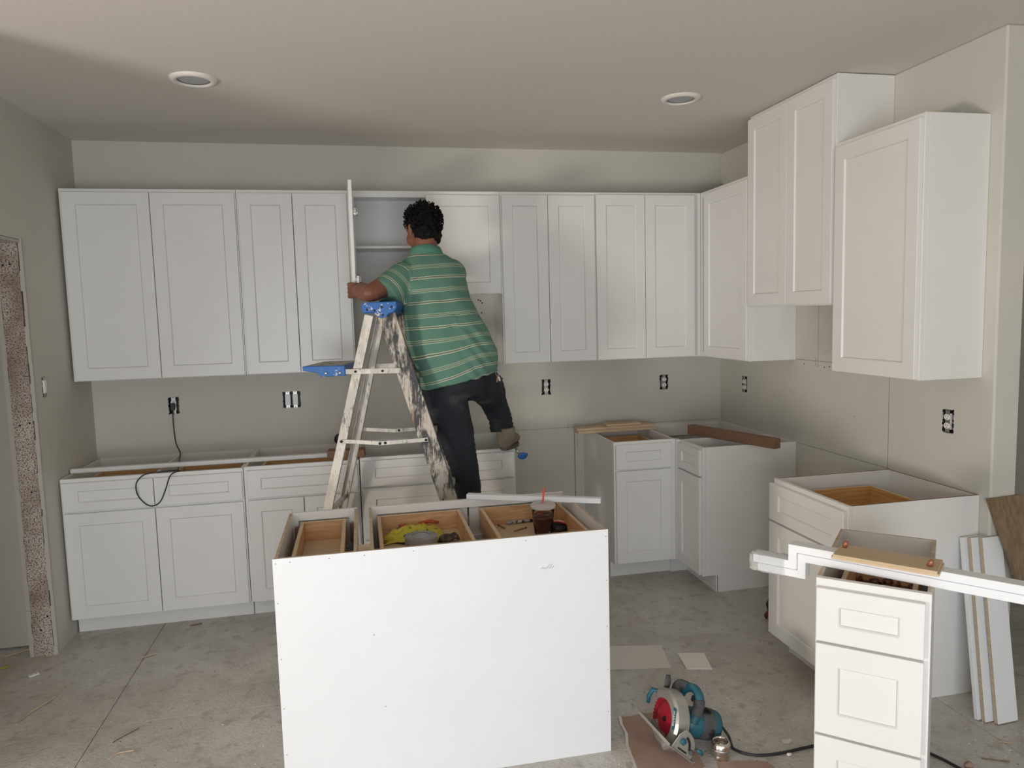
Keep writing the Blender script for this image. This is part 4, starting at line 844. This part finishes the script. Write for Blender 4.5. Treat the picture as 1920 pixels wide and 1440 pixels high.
def arc_guard(r0, r1, x0, x1, a0, a1, n=28):
    """solid sector ring in the YZ plane, from angle a0 to a1 (deg, 0 = near -Y, 90 = up)"""
    b_ = MB(); vs = []
    for i in range(n+1):
        t_ = R(a0+(a1-a0)*i/n); c, s_ = -math.cos(t_), math.sin(t_)
        vs += [(x0+0.008, c*r1, s_*r1), (x0, c*(r1-0.010), s_*(r1-0.010)), (x0, c*r0, s_*r0), (x1, c*r0, s_*r0), (x1, c*(r1-0.006), s_*(r1-0.006)), (x1-0.006, c*r1, s_*r1)]
    k = 6; fs = []
    for i in range(n):
        for j in range(k): fs.append((i*k+j, i*k+(j+1) % k, (i+1)*k+(j+1) % k, (i+1)*k+j))
    fs += [tuple(range(k))[::-1], tuple(n*k+j for j in range(k))]
    return b_.add(vs, fs, 0, False)
gd = arc_guard(0.074, 0.110, -0.030, 0.030, -58, 132).build('upper_guard', M['silver'], SA)
MB().lathe([(0.0, 0.020), (0.100, 0.020), (0.100, 0.026), (0.0, 0.026)], n=36, axis='X', cap=False).build('guard_back', M['silver'], gd)
bd = MB(); npt = 40; pr = []
for i in range(npt*2):
    r = 0.092 if i % 2 else 0.086; t_ = math.pi*i/npt; pr.append((r*math.cos(t_), r*math.sin(t_)))
MX = Matrix(((0, 0, 1, 0), (1, 0, 0, 0), (0, 1, 0, 0), (0, 0, 0, 1)))
blade = bd.prism(pr, -0.006, -0.004, M4=MX).build('blade', M['bladered'], SA)
MB().lathe([(0.0, -0.016), (0.010, -0.016), (0.011, -0.010), (0.020, -0.009), (0.020, -0.006)], n=6, axis='X', cap=False, sm=False).build('arbor_bolt', M['screw'], blade)
MB().lathe([(0.0, -0.012), (0.050, -0.010), (0.066, -0.007), (0.066, -0.005)], n=30, axis='X', cap=False).build('blade_flange', M['bladered'], blade)
arc_guard(0.050, 0.098, -0.014, 0.012, -150, -62, 16).build('lower_guard', M['silver'], SA)
lb_ = MB().tube([(-0.018, 0.070, 0.072), (-0.030, 0.094, 0.066), (-0.036, 0.102, 0.034), (-0.032, 0.100, 0.010)], [0.008, 0.009, 0.009, 0.007], 10).build('guard_lever', M['teal'], SA)
MB().tube([(0.0, 0.055, 0.095), (0.004, 0.062, 0.118), (0.002, 0.070, 0.142)], [(0.012, 0.008), (0.014, 0.008), (0.010, 0.006)], 10).build('depth_lever', M['grip'], SA)
MB().box(0.030, 0.066, -0.035, 0.035, -0.030, 0.055).build('gear_case', M['silver'], SA, 0.006)
# motor
mt = MB().lathe([(0.030, 0.062), (0.046, 0.066), (0.056, 0.082), (0.058, 0.195), (0.053, 0.218), (0.036, 0.228), (0.0, 0.229)], n=28, axis='X', cap=False).build('motor_housing', M['teal'], SA)
MB().lathe([(0.0585, 0.130), (0.0592, 0.132), (0.0592, 0.184), (0.0580, 0.186)], n=28, axis='X', cap=False).build('motor_grille', M['grip'], mt)
for k in range(6): MB().box(0.122+k*0.008, 0.125+k*0.008, -0.030, 0.010, 0.046, 0.0605).build('vent_slot', M['dark'], mt)
MB().lathe([(0.014, 0.0), (0.014, 0.006), (0.008, 0.008), (0.0, 0.008)], (0.170, -0.053, -0.006), 14, axis='Y', M4=Matrix.Scale(-1, 4, (0, 1, 0)), cap=False).build('brush_cap', M['black'], mt)
hd = MB().tube(smooth_path([(0.085, -0.040, 0.020), (0.088, -0.046, 0.075), (0.088, -0.034, 0.115), (0.084, -0.005, 0.130), (0.078, 0.025, 0.122), (0.074, 0.050, 0.098), (0.074, 0.062, 0.060), (0.072, 0.045, 0.020)], 5), [0.020]*6+[0.018]*6+[0.017]*24, 12) .build('handle', M['teal'], SA)
MB().tube(smooth_path([(0.0865, -0.046, 0.050), (0.0885, -0.0455, 0.085), (0.0885, -0.040, 0.105)], 4), [0.0215]*9, 12).build('handle_grip', M['grip'], hd)
MB().tube(smooth_path([(0.040, 0.050, 0.085), (0.055, 0.060, 0.115), (0.076, 0.036, 0.120)], 4), 0.019, 12).build('front_grip', M['grip'], SA)
MB().box(0.076, 0.092, -0.018, -0.004, 0.085, 0.108).build('trigger', M['black'], hd, 0.003)
# bevelled base plate
BM = Matrix.Rotation(R(24), 4, 'Y')
pts = MB().box(-0.058, 0.080, -0.150, 0.145, -0.0575, -0.0545, M4=BM); bpz = pts.build('base_plate', M['plate'], SA)
for xa in (-0.058, 0.077): MB().box(xa, xa+0.003, -0.150, 0.145, -0.0545, -0.048, M4=BM).build('plate_lip', M['plate'], bpz)
pl_ = [(-0.040, -0.0540), (0.062, -0.0540)]+[(-0.018+0.080*math.cos(R(a)), -0.050+0.075*math.sin(R(a))) for a in range(8, 100, 8)]+[(-0.040, 0.0)]
MB().prism(pl_, -0.146, -0.142, M4=BM @ MY).build('bevel_quadrant', M['silver'], bpz, 0.001)
sl = [(-0.018+r*math.cos(R(a)), -0.050+r*math.sin(R(a))) for r, rng in ((0.060, range(22, 80, 8)), (0.051, range(78, 20, -8))) for a in rng]
MB().prism(sl, -0.1475, -0.1462, M4=BM @ MY).build('quadrant_slot', M['dark'], bpz)
MB().prism([(-0.015, -0.046), (0.030, -0.046), (0.030, -0.040), (-0.015, -0.040)], -0.1475, -0.1462, M4=BM @ MY).build('quadrant_slot', M['dark'], bpz)
for x_, z_, r_k, mm in ((-0.012, -0.015, 0.012, 'teal'), (0.045, -0.030, 0.010, 'grip')):
    MB().lathe([(r_k, 0.0), (r_k, 0.006), (r_k*0.6, 0.009), (0.0, 0.009)], (0, 0, 0), 12, axis='Y', M4=Matrix.Scale(-1, 4, (0, 1, 0)), cap=False).build('bevel_knob', M[mm], bpz, loc=BM @ Vector((x_, -0.147, z_)))
MB().tube([(0.045, -0.153, -0.030), (0.060, -0.156, -0.036), (0.072, -0.155, -0.044)], [0.006, 0.008, 0.006], 8, ).build('bevel_lever', M['teal'], bpz)
# name strip on the guard
def text(body_, size, parent, m, Mx, nm):
    c_ = bpy.data.curves.new(nm, 'FONT'); c_.body = body_; c_.size = size; c_.extrude = 0.0004; c_.align_x = 'CENTER'; c_.align_y = 'CENTER'; c_.resolution_u = 2
    o_ = bpy.data.objects.new(nm, c_); COL.objects.link(o_); bpy.context.view_layer.update()
    me = bpy.data.meshes.new_from_object(o_.evaluated_get(bpy.context.evaluated_depsgraph_get())); bpy.data.objects.remove(o_)
    me.materials.clear(); me.materials.append(m); me.transform(Mx); o2 = bpy.data.objects.new(nm, me); COL.objects.link(o2); o2.parent = parent; return o2
# text frame on the outer face (-x side) of the guard, running down the near side
fx = Matrix(((0, 0, -1, -0.0312), (-0.30, -0.954, 0, -0.080), (-0.954, 0.30, 0, 0.040), (0, 0, 0, 1)))
MB().prism([(-0.040, -0.008), (0.040, -0.008), (0.036, 0.009), (-0.036, 0.009)], -0.0008, 0.0, M4=fx).build('name_strip', M['teal'], gd)
text('makita', 0.020, gd, M['outlet'], Matrix.Translation((-0.0008, 0, 0)) @ fx, 'lettering')
pc = thing('saw_cord', 'black rubber power cord running from the saw across the concrete', 'cord', (2.90, -2.33, 0))
MB().tube([Vector(p)-Vector((2.90, -2.33, 0)) for p in smooth_path([(2.920, -2.330, 0.055), (2.940, -2.345, 0.022), (2.935, -2.375, 0.006), (2.932, -2.402, 0.006), (2.965, -2.442, 0.006), (3.020, -2.463, 0.006), (3.102, -2.467, 0.006), (3.215, -2.458, 0.006), (3.42, -2.46, 0.006), (3.62, -2.60, 0.006), (3.70, -2.95, 0.006)])], 0.0055, 8).build('cable', M['black'], pc)
ch = thing('metal_tumbler', 'small shiny chrome cup standing between the saw and its cord', 'cup', (2.862, -2.428, 0))
MB().lathe([(0.0, 0.001), (0.028, 0.001), (0.033, 0.006), (0.036, 0.016), (0.034, 0.020), (0.036, 0.026), (0.036, 0.058), (0.032, 0.066), (0.028, 0.068), (0.026, 0.060), (0.030, 0.052), (0.030, 0.030), (0.0, 0.028)], n=28, cap=False).build('shell', mat('dented_chrome', (0.72, 0.68, 0.62), 0.12, 1.0, bump=0.7, bscale=55, bdist=0.006), ch)
MB().lathe([(0.0345, 0.036), (0.0368, 0.038), (0.0368, 0.042), (0.0345, 0.044)], n=28, cap=False).build('rim_band', M['metal'], ch)
# ------------------------------------------------------------------ sheets and debris on the floor
M['kraft'] = mat('pinkish_kraft_paper', (0.34, 0.215, 0.17), 0.85, col2=(0.42, 0.29, 0.235), scale=7, bump=0.2, bscale=25)
M['sheet'] = mat('grey_white_sheet', (0.72, 0.70, 0.67), 0.6)
M['tileboard'] = mat('off_white_offcut', (0.82, 0.80, 0.77), 0.6)
def sheet(name, poly, z0, z1, m, label, cat, wav=0.0, edge=None):
    c = Vector((sum(p[0] for p in poly)/len(poly), sum(p[1] for p in poly)/len(poly), 0))
    o = MB().prism([(x-c.x, y-c.y) for x, y in poly], z0, z1).build(name, m, loc=c); return tag(o, label, cat)
kp_ = [(2.590, -2.075), (2.635, -2.082), (2.70, -2.074), (2.775, -2.09), (2.79, -2.20), (2.80, -2.34), (2.775, -2.47), (2.66, -2.50), (2.60, -2.56), (2.52, -2.60), (2.515, -2.50), (2.535, -2.38), (2.548, -2.28), (2.575, -2.20), (2.578, -2.13)]
sheet('kraft_paper', kp_, 0.0005, 0.003, M['kraft'], 'torn pinkish-brown paper sheet lying under the circular saw', 'paper')
e_ = MB(); pts_ = [(2.592, -2.076), (2.578, -2.13), (2.574, -2.20), (2.547, -2.28), (2.534, -2.38), (2.514, -2.50), (2.518, -2.60)]
for i in range(len(pts_)-1):
    a, b_ = pts_[i], pts_[i+1]; e_.add([(a[0]-0.008, a[1], 0.010), (a[0]+0.004, a[1], 0.0036), (b_[0]+0.004, b_[1], 0.0036), (b_[0]-0.008, b_[1], 0.010), (a[0]-0.008, a[1], 0.009), (a[0]+0.004, a[1], 0.003), (b_[0]+0.004, b_[1], 0.003), (b_[0]-0.008, b_[1], 0.009)], [(0, 1, 2, 3), (7, 6, 5, 4), (0, 3, 7, 4), (1, 5, 6, 2)])
o_ = e_.shift((-2.6483, -2.2757, 0)).shift((0, 0, 0))
kf = bpy.data.objects['kraft_paper']; e_.shift((2.6483, 2.2757*1, 0)).shift(-Vector((0, 2*2.2757, 0))) if False else None
ko = e_; ko.v = [v+Vector((2.6483, 2.2757, 0))-Vector(kf.location) for v in ko.v]; ko.build('torn_edge', M['tileboard'], kf)
sheet('kraft_paper', [(2.832, -2.452), (2.93, -2.470), (3.015, -2.496), (3.022, -2.56), (2.98, -2.66), (2.79, -2.60)], 0.0005, 0.003, M['kraft'], 'brown paper piece at the bottom edge right of the saw', 'paper')
sheet('plastic_sheet', [(2.70, -1.432), (3.020, -1.508), (2.970, -1.737), (2.62, -1.66)], 0.0005, 0.0025, M['sheet'], 'pale grey rectangular sheet lying flat beside the island', 'sheet')
sheet('white_offcut', [(3.059, -1.613), (3.184, -1.646), (3.149, -1.799), (3.034, -1.768)], 0.0005, 0.006, M['tileboard'], 'small square off-white board offcut flat on the floor behind the saw', 'board')
def chip(name, pts, w, h_, m, label, cat='debris'):
    c = Vector(pts[0]); c.z = 0; b_ = MB(); P = [Vector(p)-c for p in pts]
    b_.tube(smooth_path(P, 3) if len(P) > 2 else P, [(h_, w)]*(len(P) if len(P) < 3 else 3*(len(P)-1)+1), 6, sm=False); o = b_.build(name, m, loc=c); return tag(o, label, cat, 'bits of scrap on the floor')
chip('wood_sliver', [(0.436, -0.965, 0.004), (0.505, -0.930, 0.006)], 0.006, 0.003, M['ply'], 'short wood sliver lying across the floor joint at left')
chip('wood_strip', [(0.094, -1.49, 0.004), (0.10, -1.42, 0.004), (0.135, -1.345, 0.006), (0.165, -1.29, 0.010)], 0.006, 0.003, M['ply'], 'curved brown strip on the floor near the left opening')
chip('wood_strip', [(-0.27, -0.765, 0.004), (-0.17, -0.70, 0.006)], 0.008, 0.004, M['lumber'], 'pale wood strip on the floor beyond the left jamb')
chip('yellow_strip', [(-0.30, -0.93, 0.003), (-0.19, -0.885, 0.003)], 0.010, 0.002, M['yellow'], 'yellow strip on the floor at the left edge')
chip('wire_offcut', [(0.545, -1.74, 0.003), (0.58, -1.70, 0.004), (0.62, -1.655, 0.003)], 0.0014, 0.0014, M['screw'], 'thin dark wire on the floor left of the island')
chip('wire_offcut', [(2.955, -1.225, 0.003), (2.99, -1.20, 0.010), (3.04, -1.215, 0.004), (3.075, -1.24, 0.003)], 0.0020, 0.0020, M['ply'], 'bent thin strip on the floor before the corner cabinets')
chip('wood_sliver', [(3.785, -2.672, 0.003), (3.865, -2.715, 0.003)], 0.003, 0.002, M['oldwood'], 'dark sliver on the floor left of the leaning panels')
chip('wood_sliver', [(3.93, -2.60, 0.003), (3.975, -2.62, 0.003)], 0.003, 0.002, M['ply'], 'tiny brown sliver close to the leaning panels')
chip('wood_sliver', [(2.930, -2.235, 0.003), (2.985, -2.215, 0.004)], 0.003, 0.002, M['lumber'], 'pale sliver behind the saw motor')
chip('wood_sliver', [(0.60, -0.605, 0.003), (0.66, -0.59, 0.003)], 0.006, 0.002, M['oldwood'], 'reddish splinter on the floor under the left base cabinet')
chip('wood_sliver', [(0.565, -1.86, 0.003), (0.59, -1.83, 0.004), (0.645, -1.82, 0.003)], 0.003, 0.002, M['lumber'], 'pale bent shaving low at the left of the island')
wp = thing('white_bracket', 'tiny white plastic bracket with two holes on the floor at left', 'bracket', (-0.028, -1.012, 0.0), R(35))
MB().box(-0.022, 0.022, -0.013, 0.013, 0, 0.005).build('plate', M['outlet'], wp, 0.001)
for x in (-0.010, 0.010): MB().lathe([(0.003, 0.0048), (0.003, 0.0053)], (x, 0.003, 0), 8).build('hole', M['dark'], wp)
for (x, y, r, lb, c) in ((3.150, -2.405, 0.018, 'crumple of clear plastic by the saw cord', 'film'), (3.700, -2.700, 0.018, 'scrap of kraft paper before the leaning panels', 'kraft'), (3.115, -2.480, 0.011, 'small white scrap just before the saw cord', 'tileboard')):
    b_ = MB(); b_.ball((0, 0, r*0.5), (r, r*0.8, r*0.5), 10)
    for i, v in enumerate(b_.v): b_.v[i] = v*(1+0.5*noise.noise(v*60+Vector((x*9, 0, 0)))); b_.v[i].z = max(b_.v[i].z, 0.0005)
    tag(b_.build('paper_scrap' if c != 'film' else 'plastic_scrap', M[c], loc=(x, y, 0)), lb, 'scrap', 'bits of scrap on the floor')
# fine sawdust too small to tell apart
dm = MB(); rn = random.Random(11)
for k in range(420):
    zone = rn.random()
    if zone < 0.45: x, y = rn.gauss(2.95, 0.30), rn.gauss(-2.25, 0.25)
    elif zone < 0.8: x, y = rn.uniform(-0.2, 1.25), rn.uniform(-2.4, -0.7)
    else: x, y = rn.gauss(4.0, 0.12), rn.gauss(-2.62, 0.14)
    if 1.2 < x < 2.55 and y > -2.33 and y < -1.6: continue
    if x > 3.98 and y > -2.45: continue
    if x > 2.85 and y < -2.5 and x < 3.6: continue
    s_ = rn.uniform(0.0012, 0.0042); a = rn.uniform(0, 3.14)
    dm.box(-s_, s_, -s_*0.4, s_*0.4, 0.0002, 0.0014, mi=rn.randint(0, 2), M4=Matrix.Translation((x, y, 0)) @ Matrix.Rotation(a, 4, 'Z'))
sdst = dm.build('sawdust', [M['lumber'], M['tileboard'], M['oldwood']]); tag(sdst, 'fine sawdust and chips scattered over the concrete floor', 'sawdust'); sdst['kind'] = 'stuff'
# dark red tool peeking out behind the right base cabinet
rt = thing('red_power_tool', 'dark red tool half hidden behind the right base cabinet', 'tool', (3.715, -1.375, 0), R(20))
M['dred'] = mat('dark_red_plastic', (0.11, 0.012, 0.015), 0.4)
MB().tube([(-0.035, 0, 0.028), (0.0, 0, 0.030), (0.09, 0.0, 0.032)], [0.020, 0.028, 0.028], 14).build('barrel', M['dred'], rt)
MB().tube([(0.0, 0, 0.050), (-0.005, 0.010, 0.085), (0.012, 0.012, 0.105)], [0.020, 0.020, 0.016], 12).build('handle', M['black'], rt)
MB().tube([(-0.035, -0.004, 0.026), (-0.075, -0.030, 0.006), (-0.095, -0.01, 0.006)], 0.0018, 6).build('wire', M['ply'], rt)
